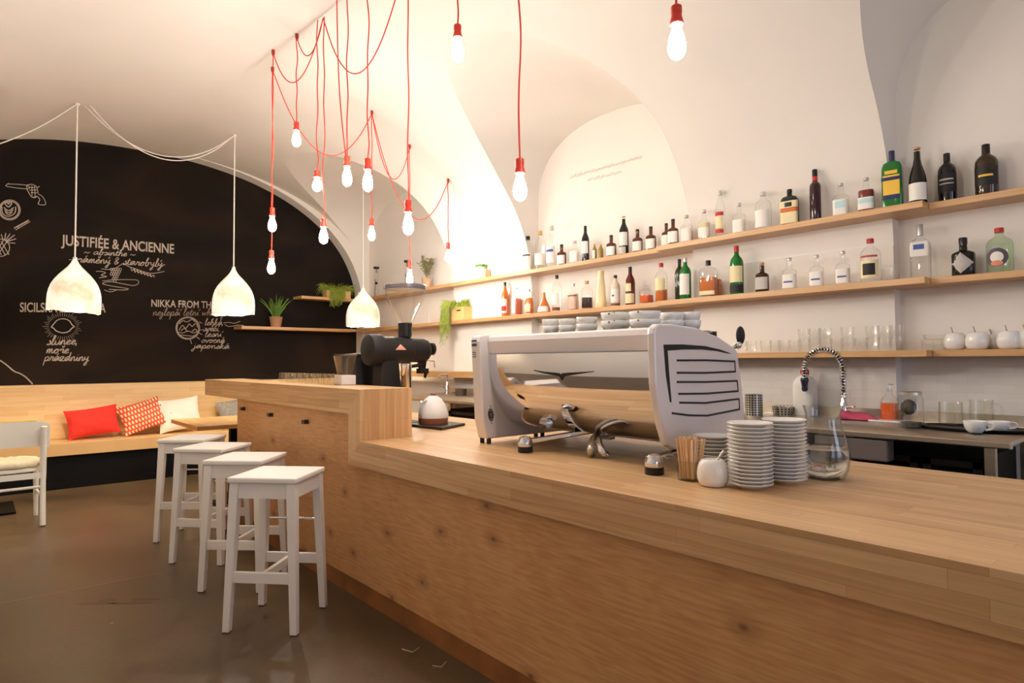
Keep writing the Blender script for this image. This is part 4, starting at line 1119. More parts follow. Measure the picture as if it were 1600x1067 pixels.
def succ():
    c = on_y(752, 430, 4.215); x, y, z = c.x, 4.215, ZS['top']; rnd = random.Random(6)
    t = thing('potted_plant', 'small green succulent in a pale pot on the top shelf', 'potted plant', (x, y, z))
    m = MB(); m.lathe([(.062, z), (.066, z + .13), (.06, z + .13), (.058, z + .115), (.001, z + .112)], (x, y, 0), 24); m.build('pot', POT_C, t, smooth=50)
    f = MB()
    for j, (ox, oy) in enumerate(((0, 0), (-.035, .01), (.035, -.01), (.0, -.035))):
        for i in range(12):
            a = i * 2.4; el = .4 + .07 * i; l = .055 - .002 * i
            l *= 1.5; d = Vector((math.cos(a) * math.cos(el), math.sin(a) * math.cos(el), math.sin(el)))
            M = d.to_track_quat('Z', 'Y').to_matrix()
            f.lathe([(.002, 0), (.011, l * .45), (.012, l * .7), (.001, l)], (x + ox, y + oy, z + .115), 8, M=M, sy=.5)
    f.build('leaves', LEAF_S, t)
    m = MB(); m.box(x + .075, x + .115, y - .04, y + .04, z, z + .10)
    tag(m.build('pot_block', P('tan_block', (214, 182, 142), .7), None, smooth=0, bevel=.01), 'tan block standing against the succulent pot', 'pot')
succ()
def brewer(px, py0, label, y):
    c = on_y(px, py0, y); x, z = c.x, ZS['top']; h = c.z - z
    t = thing('drip_brewer', label, 'coffee brewer', (x, y, z))
    m = MB(); m.lathe([(.045, z), (.045, z + .012), (.012, z + .02)], (x, y, 0), 18); m.tube([(x - .035, y, z + .012), (x - .035, y, z + h * .6)], .004, 6); m.build('stand', BLACK, t)
    m = MB(); m.lathe([(.006, z + .03), (.03, z + .05), (.034, z + .09), (.02, z + h * .36), (.010, z + h * .42)], (x, y, 0), 16, cap=False)
    m.lathe([(.010, z + h * .5), (.026, z + h * .58), (.028, z + h * .9)], (x, y, 0), 16, cap=False); m.build('glass_tube', G_CLEAR, t)
    m = MB(); m.lathe([(.012, z + h * .42), (.02, z + h * .46), (.012, z + h * .5)], (x, y, 0), 12); m.build('valve', BLACK, t)
    m = MB(); m.lathe([(.034, z + h * .93), (.04, z + h * .95), (.04, z + h)], (x, y, 0), 18); m.tube([(x, y, z + h * .8), (x, y, z + h * .95)], .006, 8); m.build('lid', BLACK, t)
brewer(588, 417, 'glass drip brewer with a black T top nearest the chalkboard corner', 4.24)
brewer(636, 407, 'glass drip brewer with a black top behind the grinder hopper', 4.24)
c = on_x(562, 458, -8.4)
tag(MB().box(-8.46, -8.36, c.y - .05, c.y + .04, ZS['top'], ZS['top'] + .11).build('storage_box', WHITE_PAINT, None, smooth=0, bevel=.004), 'small white box between the trailing plant and the shelf corner', 'box')
c = on_y(680, 497, 4.25)
m = MB()
for dx in (-.14, .14):
    for dz in (.0,): m.tube([(c.x + dx, 4.25, ZS['mid']), (c.x + dx, 4.25, ZS['mid'] + .13)], .0035, 5)
for dz in (.035, .10): m.tube([(c.x - .17, 4.25, ZS['mid'] + dz), (c.x + .17, 4.25, ZS['mid'] + dz)], .003, 5)
for dx in (-.14, .14): m.tube([(c.x + dx, 4.19, ZS['mid'] + .003), (c.x + dx, 4.31 if False else 4.275, ZS['mid'] + .003)], .003, 5)
tag(m.build('wire_rack', P('white_wire', (226, 216, 206), .4), None), 'white wire rack left of the crate with the trailing plant', 'rack')
# ------------------------------------------------------------------ steel back counters
CZ, CF = .93, 3.46
def back_counter(x0, x1, label, parts):
    t = thing('back_counter', label, 'counter', ((x0 + x1) / 2, 3.9, 0), group='steel counters under the shelves')
    m = MB(); m.prism([(CF, CZ - .028), (CF + .008, CZ - .034), (CF + .06, CZ - .034), (CF + .06, CZ - .02), (4.279, CZ - .02), (4.279, CZ), (CF + .012, CZ), (CF, CZ - .008)], 'X', x0, x1)
    m.build('worktop', STEEL, t, smooth=40)
    m = MB(); m.box(x0, x1, 4.262, 4.279 if False else 4.273, CZ, CZ + .06); m.build('upstand', STEEL, t, smooth=0)
    for lx in parts:
        for y in (CF + .05, 4.2):
            l = MB(); l.box(lx - .02, lx + .02, y - .02, y + .02, 0, CZ - .02); l.build('leg', STEEL, t, smooth=0)
    m = MB(); m.box(x0 + .03, x1 - .03, CF + .05, 4.22, .22, .24); m.build('undershelf', P('dark_shelf', (52, 46, 42), .5), t, smooth=0)
    return t
back_counter(-2.95, -.68, 'steel counter on square legs at the right under the lowest shelf', (-2.8, -1.36, -.76))
back_counter(-6.2, -3.0, 'steel sink counter left of the espresso machine under the wall ledge', (-6.0, -5.25, -3.15))
def fridge(x0, x1, label):
    t = thing('bottle_fridge', label, 'fridge', ((x0 + x1) / 2, 3.9, 0))
    m = MB(); m.box(x0, x1, CF + .14, 4.2, .245, .83); m.build('body', DARK, t, smooth=0)
    n = max(2, round((x1 - x0) / .5)); w = (x1 - x0) / n
    for i in range(n):
        a = x0 + i * w
        f = MB(); z0, z1 = .27, .81
        for q in ((a + .01, a + .045, z0, z1), (a + w - .045, a + w - .01, z0, z1), (a + .01, a + w - .01, z0, z0 + .03), (a + .01, a + w - .01, z1 - .03, z1)): f.box(q[0], q[1], CF + .115, CF + .14, q[2], q[3])
        d = f.build('door', BLACK, t, smooth=0)
        h = MB(); h.tube([(a + w - .03, CF + .105, .45), (a + w - .03, CF + .105, .7)], .007, 8); h.build('handle', STEEL, d)
        r = MB()
        for k in range(4): r.tube([(a + .05, CF + .15, .38 + k * .1), (a + w - .05, CF + .15, .38 + k * .1)], .004, 5)
        r.build('wire_grid', STEEL, d)
fridge(-5.15, -3.3, 'dark bottle fridge with framed doors below the far sink')
fridge(-1.32, -.80, 'added fridge-like dark box, shading the space below the right end of the steel counter')  # dark box added to blacken the shaded space under the counter
fridge(-2.76, -1.40, 'added fridge-like dark box, shading the space under the steel counter behind the carafe and saucers')  # added likewise, stands in for the deep shade below the worktop
m = MB(); c = on_y(1368, 692, 3.72); m.box(c.x - .22, c.x + .14, 3.475, 3.57, .78, .89)
t = tag(m.build('drawer_box', P('grey_tray', (112, 102, 96), .5), None, smooth=0, bevel=.008), 'grey box hanging under the steel counter right of the carafe', 'box')

def faucet(x, y, z, h, reach, label, up=0.0):
    t = thing('faucet', label, 'tap', (x, y, z))
    m = MB(); m.lathe([(.03, z), (.028, z + .01), (.02, z + .02), (.02, z + .09), (.014, z + .1)], (x, y, 0), 16); m.tube([(x - .02, y - .03, z + .07), (x - .075, y - .05, z + .085)], .009, 8); m.build('tap_body', CHROME, t)
    m = MB(); m.tube(smooth_path([(x, y, z + .09), (x, y, z + h * .75), (x + .03, y - .02, z + h * .97), (x + .09, y - .05, z + h), (x + reach * .9, y - .16, z + h), (x + reach, y - .18, z + h * .96), (x + reach + .01, y - .19, z + h * .84)], 5), .010, 8); m.build('spout', CHROME, t)
c = on_y(700, 618, 4.15)
c = on_z(701, 608, CZ); faucet(-5.28, 4.12, CZ, .23, .24, 'chrome tap with a long level spout over the far sink')
faucet(-5.9, 4.08, CZ, .22, .12, 'chrome tap just showing over the raised bar end')
# spring pre-rinse faucet
def spring_faucet():
    x, y = on_y(1318, 620, 4.08).x, 4.08
    t = thing('spring_faucet', 'tall chrome rinsing tap with a coiled spring hose bent in an arch', 'tap', (x, y, CZ))
    zt = z_at(x, y, 545); zn = z_at(x, y, 606)
    lx = on_y(1257, 590, y).x
    m = MB(); m.lathe([(.034, CZ), (.032, CZ + .012), (.022, CZ + .02), (.022, CZ + .1), (.015, CZ + .11), (.015, CZ + .16)], (x, y, 0), 18); m.tube([(x, y, CZ + .07), (x + .07, y - .02, CZ + .08)], .008, 8); m.build('tap_body', CHROME, t)
    r = (x - lx) / 2; zc = zt - r * 1.05
    path = [(x, y, CZ + .12 + (zc - CZ - .12) * k / 8) for k in range(9)] + [(x - r + r * math.cos(a), y, zc + r * 1.05 * math.sin(a)) for a in [PI * k / 16 for k in range(1, 17)]] + [(lx, y, zc - (zc - zn - .05) * k / 4) for k in range(1, 5)]
    path = [Vector(p) for p in path]
    m = MB(); m.tube(path, .008, 8); m.build('hose', P('hose_grey', (70, 68, 72), .4), t)
    L = [0]
    for i in range(1, len(path)): L.append(L[-1] + (path[i] - path[i - 1]).length)
    N = int(L[-1] / .0175); pts = []
    for k in range(N * 10 + 1):
        s_ = L[-1] * k / (N * 10); i = max(j for j in range(len(L)) if L[j] <= s_ + 1e-9); i = min(i, len(path) - 2)
        f = (s_ - L[i]) / (L[i + 1] - L[i]); p = path[i].lerp(path[i + 1], f); d = (path[i + 1] - path[i]).normalized()
        n1 = Vector((0, 1, 0)); n2 = d.cross(n1); a = 2 * PI * k / 10
        pts.append(p + (n1 * math.cos(a) + n2 * math.sin(a)) * .0165)
    m = MB(); m.tube(pts, .0042, 5); m.build('spring_coil', CHROME, t)
    m = MB(); m.lathe([(.012, zn - .03), (.02, zn - .015), (.017, zn), (.022, zn + .03), (.026, zn + .045), (.02, zn + .06)], (lx, y, 0), 16); m.build('spray_head', P('spray_head', (60, 58, 74), .25, metal=.6), t)
spring_faucet()
# things standing on the right counter
def on_counter(px, py): return on_z(px, py, CZ)
def solid(name, label, cat, mat, fn, **k):
    m = MB(); fn(m); return tag(m.build(name, mat, None, **k), label, cat)
c = on_y(1178, 640, 3.92)
def perforated(name='perf'):
    mm, nt, b = new_mat('perforated_steel')
    tc = nt.nodes.new('ShaderNodeTexCoord'); sp = nt.nodes.new('ShaderNodeSeparateXYZ'); nt.links.new(tc.outputs['Object'], sp.inputs[0])
    at = nt.nodes.new('ShaderNodeMath'); at.operation = 'ARCTAN2'; nt.links.new(sp.outputs['Y'], at.inputs[0]); nt.links.new(sp.outputs['X'], at.inputs[1])
    def sn(src, k):
        a = nt.nodes.new('ShaderNodeMath'); a.operation = 'MULTIPLY'; a.inputs[1].default_value = k; nt.links.new(src, a.inputs[0])
        s_ = nt.nodes.new('ShaderNodeMath'); s_.operation = 'SINE'; nt.links.new(a.outputs[0], s_.inputs[0]); return s_.outputs[0]
    mu = nt.nodes.new('ShaderNodeMath'); mu.operation = 'MULTIPLY'; nt.links.new(sn(at.outputs[0], 9), mu.inputs[0]); nt.links.new(sn(sp.outputs['Z'], 200), mu.inputs[1])
    ab = nt.nodes.new('ShaderNodeMath'); ab.operation = 'ABSOLUTE'; nt.links.new(mu.outputs[0], ab.inputs[0])
    r = nt.nodes.new('ShaderNodeValToRGB'); r.color_ramp.interpolation = 'CONSTANT'; r.color_ramp.elements[0].color = S(186, 180, 170); r.color_ramp.elements[1].position = .55; r.color_ramp.elements[1].color = S(34, 32, 30)
    nt.links.new(ab.outputs[0], r.inputs[0]); nt.links.new(r.outputs[0], b.inputs['Base Color']); b.inputs['Metallic'].default_value = .8; b.inputs['Roughness'].default_value = .3
    return mm
m = MB(); m.lathe([(.055, 0), (.056, .14), (.052, .14), (.05, .006), (.001, .006)], (0, 0, 0), 28)
o = m.build('cutlery_holder', perforated(), None, smooth=50, local=True); o.location = (c.x, c.y, CZ); tag(o, 'perforated steel cutlery cylinder beside the espresso machine', 'holder')
c = on_y(1212, 640, 4.0)
m = MB(); m.lathe([(.06, 0), (.07, .055), (.066, .055), (.056, .005), (.001, .005)], (0, 0, 0), 28); o = m.build('steel_basket', perforated(), None, smooth=50, local=True); o.location = (c.x, c.y + .1, CZ)
tag(o, 'low perforated steel basket right of the cutlery cylinder', 'basket')
x, y = on_y(1258, 620, 4.17).x, 4.17
t = thing('detergent_bottle', 'tall white plastic canister with a red cap behind the spring tap', 'canister', (x, y, CZ))
zt = z_at(x, y, 585); h = zt - CZ
m = MB(); m.lathe([(.066, CZ), (.07, CZ + .01), (.07, CZ + h * .72), (.066, CZ + h * .82), (.045, CZ + h * .93), (.026, CZ + h * .96), (.024, CZ + h)], (x, y, 0), 26, power=3.5, sy=.8); m.build('body', WHITE_PAINT, t, smooth=50)
m = MB(); m.lathe([(.027, CZ + h), (.027, CZ + h + .03), (.02, CZ + h + .034)], (x, y, 0), 16); m.build('cap', CAPR, t)
# pink cloth
def cloth():
    c = on_y(1345, 640, 4.08); V = []; F = []; n = 12
    for i in range(n + 1):
        for j in range(n + 1):
            u = i / n; v = j / n
            V.append((c.x - .12 + .24 * u, c.y - .06 + .16 * v, CZ + .012 + .055 * (1 - u) * math.sin(PI * v) ** .7 + .008 * math.sin(9 * u + 5 * v)))
            if i in (0, n) or j in (0, n): V[-1] = (V[-1][0], V[-1][1], CZ + .004 + .004 * math.sin(20 * u + 9 * v) ** 2)
    for i in range(n):
        for j in range(n): F.append((i * (n + 1) + j, (i + 1) * (n + 1) + j, (i + 1) * (n + 1) + j + 1, i * (n + 1) + j + 1))
    m = MB(); m.add(V, F); o = m.build('cleaning_cloth', P('pink_cloth', (190, 74, 104), .85), None, smooth=60)
    md = o.modifiers.new('thick', 'SOLIDIFY'); md.thickness = .004
    tag(o, 'crumpled pink cloth on the steel counter right of the spring tap', 'cloth')
cloth()
x, y = on_y(1390, 655, 4.06).x, 4.06
tag(MB().box(x - .1, x + .11, y - .05, y + .05, CZ, CZ + .012).build('white_tray', WHITE_CHINA, None, smooth=0, bevel=.004), 'flat white tray between the pink cloth and the glass jar', 'tray')
x, y = on_y(1390, 635, 4.17).x, 4.17
t = thing('soap_bottle', 'clear bottle of orange soap in front of the white pier corner', 'bottle', (x, y, CZ))
m = MB(); m.lathe([(.042, CZ), (.044, CZ + .01), (.044, CZ + .11), (.036, CZ + .135), (.018, CZ + .15), (.016, CZ + .17)], (x, y, 0), 24, power=4); m.build('glass_body', G_CLEAR, t, smooth=50)
m = MB(); m.lathe([(.041, CZ + .004), (.041, CZ + .105)], (x, y, 0), 24, power=4); m.build('liquid', P('orange_soap', (234, 104, 50), .15), t, smooth=50)
m = MB(); m.lathe([(.016, CZ + .17), (.016, CZ + .19)], (x, y, 0), 12); m.tube([(x, y, CZ + .19), (x, y, CZ + .215), (x + .03, y - .02, CZ + .215)], .005, 6); m.build('pump', CAPW, t)
c = on_counter(1424, 668); x, y = c.x, c.y
t = thing('storage_jar', 'tall glass jar with a steel lid and dark contents on the counter', 'jar', (x, y, CZ))
m = MB(); m.lathe([(.055, CZ), (.058, CZ + .008), (.058, CZ + .16), (.05, CZ + .172), (.05, CZ + .18)], (x, y, 0), 26, cap=False); m.build('glass_body', glass_thin('jar_glass', (253, 253, 251), .7, .4), t, smooth=50)
m = MB(); m.sphere((x - .008, y - .01, CZ + .11), .038, 14, 8, sz=1.1); m.lathe([(.05, CZ + .004), (.05, CZ + .03), (.001, CZ + .032)], (x, y, 0), 18); m.build('contents', P('dark_herbs', (78, 72, 58), .8, noise=.4, nscale=60), t)
m = MB(); m.lathe([(.053, CZ + .176), (.053, CZ + .19), (.045, CZ + .193)], (x, y, 0), 24); m.build('lid', STEEL, t)
# black tray with beaker, jug and two cups
a = on_counter(1518, 672); x, y = a.x, a.y
tag(MB().lathe([(.22, CZ), (.245, CZ + .016), (.24, CZ + .018), (.215, CZ + .006), (.001, CZ + .006)], (x, y, 0), 40, sy=.62).build('serving_tray', BLACK, None, smooth=50), 'oval black tray on the right end of the steel counter', 'tray')
TZ = CZ + .0065
JG = glass_thin('jug_glass', (253, 253, 250), .62, .42)
c = on_z(1486, 664, TZ); m = MB()
m.lathe([(.055, TZ), (.057, TZ + .006), (.054, TZ + .12), (.056, TZ + .125), (.052, TZ + .125), (.05, TZ + .1), (.052, TZ + .01), (.001, TZ + .01)], (c.x, c.y, 0), 26)
tag(m.build('glass_beaker', JG, None, smooth=50), 'straight glass beaker standing at the left on the black tray', 'glass')
c = on_z(1531, 664, TZ); x, y = c.x, c.y + .04
t = thing('glass_jug', 'glass jug with a looped handle on the black tray behind a cup', 'jug', (x, y, TZ))
m = MB(); m.lathe([(.05, TZ), (.054, TZ + .006), (.056, TZ + .08), (.052, TZ + .125), (.056, TZ + .135), (.052, TZ + .135), (.048, TZ + .12), (.05, TZ + .01), (.001, TZ + .01)], (x, y, 0), 26); m.build('jug_body', JG, t, smooth=50)
m = MB(); m.tube(smooth_path([(x + .04, y + .03, TZ + .115), (x + .075, y + .045, TZ + .105), (x + .08, y + .05, TZ + .06), (x + .045, y + .032, TZ + .03)], 6), .006, 8); m.build('handle', JG, t)
def cup(name, x, y, z, r, h, label, cat='cup', group=None, ha=None, mat=WHITE_CHINA, dots=True):
    t = thing(name, label, cat, (x, y, z), group=group)
    m = MB(); m.lathe([(r * .52, z), (r * .56, z + .04 * h), (r * .8, z + .25 * h), (r * .94, z + .6 * h), (r, z + h * .97), (r * .985, z + h), (r * .94, z + h * .97), (r * .88, z + .6 * h), (r * .72, z + .25 * h), (.001, z + .14 * h)], (x, y, 0), 30)
    m.build('cup_body', mat, t, smooth=60)
    if ha is not None:
        ca, sa = math.cos(ha), math.sin(ha)
        m = MB(); m.tube(smooth_path([(x + ca * r * .92, y + sa * r * .92, z + .85 * h), (x + ca * r * 1.4, y + sa * r * 1.4, z + .82 * h), (x + ca * r * 1.42, y + sa * r * 1.42, z + .45 * h), (x + ca * r * .85, y + sa * r * .85, z + .3 * h)], 5), .0045, 8, flat=1.5)
        m.build('handle', mat, t)
    return t
c = on_z(1524, 676, TZ); cup('coffee_cup', c.x, c.y, TZ, .05, .058, 'white cup with its handle to the right, front of the black tray', ha=-.1)
c = on_z(1564, 674, TZ); cup('coffee_cup', c.x - .01, c.y, TZ, .05, .05, 'white cup at the right edge of the black tray', ha=.5)
# on the far sink
c = on_z(715, 612, CZ)
m = MB(); m.sphere((-4.86, 3.92, CZ + .032), .032, 14, 10, sx=1.35); tag(m.build('lemon', P('lemon_peel', (238, 212, 96), .5, bump=.1, nscale=60), None), 'yellow lemon beside the far sink tap', 'lemon')
m = MB(); m.sphere((-4.70, 3.86, CZ + .02), .024, 12, 8, sx=1.9, sz=.8); tag(m.build('bread_piece', P('bread', (214, 178, 124), .8), None), 'tan piece of food next to the lemon by the sink', 'food')
m = MB(); m.box(-4.66, -4.40, 3.80, 3.86, CZ, CZ + .014); tag(m.build('knife_rest', P('dark_wood', (70, 50, 40), .5), None, smooth=0, bevel=.003), 'dark flat utensil lying by the far sink left of the espresso machine', 'utensil')
m = MB(); m.lathe([(.06, CZ), (.065, CZ + .07), (.06, CZ + .07), (.055, CZ + .006), (.001, CZ + .006)], (-5.52, 4.0, 0), 22); tag(m.build('dark_bowl', P('dark_bowl', (86, 70, 58), .5), None), 'dark bowl behind the white kettle on the far sink', 'bowl')

# ------------------------------------------------------------------ espresso machine
def build_espresso():
    MW = P('machine_white', (226, 218, 216), .25, coat=.5)
    XL, XR = -2.535, -1.475        # inner faces of the side panels
    t = thing('espresso_machine', 'large white and chrome espresso machine on the bar counter', 'espresso machine', (-2.0, 2.25, Z1))
    # right panel outline (y, z), traced round
    out = [(1.938, 1.40), (1.945, 1.425), (1.965, 1.437), (2.06, 1.440), (2.227, 1.430), (2.38, 1.398), (2.51, 1.352), (2.535, 1.335), (2.56, 1.22), (2.59, 1.05), (2.575, .99), (2.53, .955), (2.46, .948), (2.2, .945), (2.06, .952), (2.015, .975), (1.985, 1.04), (1.963, 1.113), (1.942, 1.21)]
    m = MB(); m.prism(out, 'X', XR, -1.44); rp = m.build('side_panel', MW, t, smooth=0, bevel=.008)
    def pp(cx, cy): return on_x(980 + .2906 * cx, 470 + .2906 * cy, -1.4395)
    # broad curved black vent and three hairpin grooves
    v = MB()
    poly = [(195, 235), (300, 234), (420, 243), (500, 262), (560, 284), (545, 284), (480, 270), (400, 262), (300, 262), (217, 268), (226, 400), (238, 545), (230, 545), (208, 400)]
    pl = [pp(*q) for q in poly]
    v.prism([(p.y, p.z) for p in pl[:10]][::1], 'X', -1.4405, -1.4388)
    v.prism([(p.y, p.z) for p in [pl[0], pl[9], pl[10], pl[11], pl[12], pl[13]]], 'X', -1.4405, -1.4387)
    v.build('vent', P('vent_black', (18, 16, 16), .5), rp, smooth=0)
    for g_ in ([(267, 320), (420, 319), (577, 325), (580, 380), (420, 387), (267, 386)], [(267, 436), (420, 436), (590, 430), (595, 485), (430, 498), (275, 500)], [(280, 547), (420, 549), (600, 527), (603, 583), (430, 617), (330, 615), (240, 603)]):
        v = MB(); v.tube([pp(*q) for q in g_], .0042, 6); v.build('groove', P('vent_black', (18, 16, 16), .5), rp)
    # left panel runs down to the counter on small feet
    lo = [(1.955, 1.40), (1.965, 1.43), (2.0, 1.437), (2.227, 1.430), (2.38, 1.398), (2.51, 1.352), (2.56, 1.22), (2.59, 1.05), (2.58, .90), (2.0, .90), (1.975, 1.0)]
    m = MB(); m.prism(lo, 'X', -2.61, XL); lp = m.build('side_panel', MW, t, smooth=0, bevel=.008)
    for y in (2.02, 2.4):
        for x in (-2.60, -2.545):
            f = MB(); f.lathe([(.012, Z1), (.012, Z1 + .028)], (x, y, 0), 12); f.build('rubber_foot', BLACK, lp)
    # round compass emblem and maker's plate on the left panel front
    e = MB(); c = on_y(766, 657, 1.968)
    ring = [(c.x + .017 * math.cos(a), 1.972, c.z + .034 * math.sin(a)) for a in [2 * PI * k / 24 for k in range(25)]]
    ring = [(p[0], 1.968 + (1.40 - p[2]) * 0, p[2]) for p in ring]
    yf = lambda z: 1.975 if z > 1.0 else 1.975 + (1.0 - z) * .25
    def front(x, z): return (x, yf(z) - .0015 - max(0, (1.0 - z)) * 0 if z <= 1.0 else 1.975 - (z - 1.0) * .05 - .0015, z)
    cx, cz = c.x, 1.03
    e.tube([front(cx + .018 * math.cos(a), cz + .03 * math.sin(a)) for a in [2 * PI * k / 24 for k in range(25)]], .003, 5)
    e.tube([front(cx + .011 * math.cos(a), cz + .019 * math.sin(a)) for a in [2 * PI * k / 20 for k in range(21)]], .0035, 5)
    for a in (0, PI / 2, PI, 3 * PI / 2): e.tube([front(cx + .02 * math.cos(a), cz + .036 * math.sin(a)), front(cx + .028 * math.cos(a), cz + .046 * math.sin(a))], .0018, 4)
    e.tube([front(cx - .016, cz), front(cx + .016, cz)], .002, 4); e.tube([front(cx, cz - .03), front(cx, cz + .03)], .002, 4)
    e.build('emblem', P('emblem_black', (40, 38, 38), .5), lp)
    s_ = MB()
    for (z, hh) in ((1.405, .004), (1.383, .006)): s_.box(-2.60, -2.562, front(0, z)[1] - .001, front(0, z)[1] + .004, z - hh, z + hh)
    for z in (1.345, 1.334, 1.322): s_.box(-2.598, -2.57, front(0, z)[1] - .001, front(0, z)[1] + .004, z - .0018, z + .0018)
    s_.build('maker_plate', P('plate_navy', (50, 52, 110), .5), lp, smooth=0)
    # white band and top
    m = MB(); m.prism([(2.012, 1.335), (2.005, 1.40), (2.012, 1.424), (2.03, 1.43), (2.50, 1.352), (2.50, 1.32), (2.05, 1.32)], 'X', XL, XR); m.build('top_cover', MW, t, smooth=0, bevel=.004)
    m = MB(); m.box(XL + .03, XR - .02, 2.05, 2.46, 1.416, 1.424)
    m.v = [(x, y, z - max(0, (y - 2.05)) * .0) for x, y, z in m.v]
    m.build('cup_tray', STEEL, t, smooth=0)
    # mirror belly, curving under
    prof = smooth_path([(0, 2.012, 1.334), (0, 2.016, 1.27), (0, 2.030, 1.19), (0, 2.058, 1.11), (0, 2.10, 1.04), (0, 2.16, .985), (0, 2.23, .958), (0, 2.32, .95)], 6)
    V = []; F = []; nx = 24
    for i in range(nx + 1):
        x = XL + (XR - XL) * i / nx
        for p in prof: V.append((x, p.y - .018 * math.sin(PI * i / nx), p.z))
    k = len(prof)
    for i in range(nx):
        for j in range(k - 1): F.append((i * k + j, i * k + j + 1, (i + 1) * k + j + 1, (i + 1) * k + j))
    m = MB(); m.add(V, F); be = m.build('mirror_front', CHROME, t, smooth=80)
    # black spread-wing badge
    w = MB()
    def bf(x, z):
        s_ = math.sin(PI * (x - XL) / (XR - XL)) * .018
        for a, b_ in zip(prof[:-1], prof[1:]):
            if a.z >= z >= b_.z: return (x, a.y + (b_.y - a.y) * (a.z - z) / (a.z - b_.z) - s_ - .0015, z)
        return (x, prof[0].y - s_ - .0015, z)
    def bp(px, py): p = on_y(px, py, 2.01); return bf(p.x, p.z)
    L = [(836, 578), (850, 580.5), (866, 582), (876, 583), (878.5, 585), (881, 583), (895, 582), (912, 581), (930, 580)]
    Lb = [(836, 579), (850, 583), (866, 586), (875, 588), (879.5, 595), (884, 588), (895, 586), (912, 583.5), (930, 581)]
    V = [bp(*q) for q in L] + [bp(*q) for q in Lb]; n = len(L)
    w.add(V, [(i, i + 1, i + 1 + n, i + n) for i in range(n - 1)]); w.build('wing_badge', P('vent_black', (18, 16, 16), .5), be, smooth=0)
    # dark body, drip tray, groups behind
    m = MB(); m.box(XL + .002, XR - .002, 2.22, 2.44, .985, 1.318); m.build('machine_core', DARK, t, smooth=0)
    m = MB(); m.box(XL + .05, XR - .03, 2.36, 2.62, .93, .985); m.build('drip_tray', STEEL, t, smooth=0, bevel=.004)
    for gx in (-2.25, -1.95, -1.65):
        m = MB(); m.lathe([(.045, 1.14), (.048, 1.15), (.048, 1.22), (.04, 1.25)], (gx, 2.50, 0), 20); gr = m.build('brew_group', CHROME, t)
        m = MB(); m.tube([(gx, 2.54, 1.14), (gx, 2.70, 1.12)], .013, 10); m.build('portafilter_handle', BLACK, gr)
    # legs: chrome arm down to a ball on a rubber puck
    for (fx, fy) in ((-2.19, 1.955), (-1.445, 1.935)):
        f = MB(); f.bar((fx + (-.02 if fx < -2 else -.045), fy + .02, Z1 + .045), (fx + (.16 if fx < -2 else .05), 2.24, .965), .045, .06, h=.02); leg = f.build('support_leg', CHROME, t, bevel=.006, smooth=0)
        b = MB(); b.lathe([(.034, Z1 + .028), (.036, Z1 + .04), (.034, Z1 + .055), (.024, Z1 + .072), (.001, Z1 + .078)], (fx, fy, 0), 24); b.build('foot_ball', CHROME, leg)
        r = MB(); r.lathe([(.034, Z1), (.036, Z1 + .004), (.036, Z1 + .028)], (fx, fy, 0), 24); r.build('rubber_foot', BLACK, leg)
    c = on_y(845, 655, 2.1); b = MB(); b.tube([(-2.235, 2.11, 1.0), (-2.17, 2.09, 1.0)], .02, 14); b.build('chrome_knob', CHROME, t)
    a = on_z(922, 716, Z1); b2 = on_z(938, 717, Z1)
    top_ = on_y(946, 678, 2.22)
    for q, (p, dx) in enumerate(((a, -.03), (b2, .03))):
        m = MB(); m.tube(smooth_path([(p.x + (-.02 if q == 0 else .01), p.y + .03, Z1 + .012), (p.x - .01, p.y + .015, Z1 + .04), (top_.x + dx * .5, 2.16, Z1 + .075), (top_.x + dx, 2.24, .965)], 6), [.017] * 12 + [.012] * 7, 10)
        m.build('drain_pipe', STEEL if q == 0 else CHROME, t)
    m = MB(); m.lathe([(.03, .935), (.036, .95), (.03, .985)], (top_.x, 2.24, 0), 16); m.build('drain_valve', CHROME, t)
    # steam paddle and knobs at the barista's side
    c = on_y(1157, 524, 2.60); zt = c.z
    m = MB(); m.sphere((c.x, 2.60, c.z), .033, 14, 10, sx=.45, sy=.9, sz=1.25); pd = m.build('steam_paddle', BLACK_MAT, t)
    m = MB(); m.sphere((c.x - .005, 2.585, c.z - .042), .018, 12, 8); m.build('paddle_hub', CHROME, pd)
    m = MB(); m.tube([(-1.50, 2.535, 1.33), (c.x - .005, 2.585, c.z - .042)], .009, 8); m.build('paddle_arm', CHROME, pd)
    for px, py, r in ((1099, 517, .016), (1117, 520, .011), (1131, 522, .017), (1141, 524, .018)):
        c = on_y(px, py, 2.50); m = MB(); m.lathe([(r, c.z - .05), (r, c.z + .012), (r * .8, c.z + .016)], (c.x - .05, 2.44 + .0, 0), 14); m.build('control_knob', BLACK_MAT, t)
build_espresso()

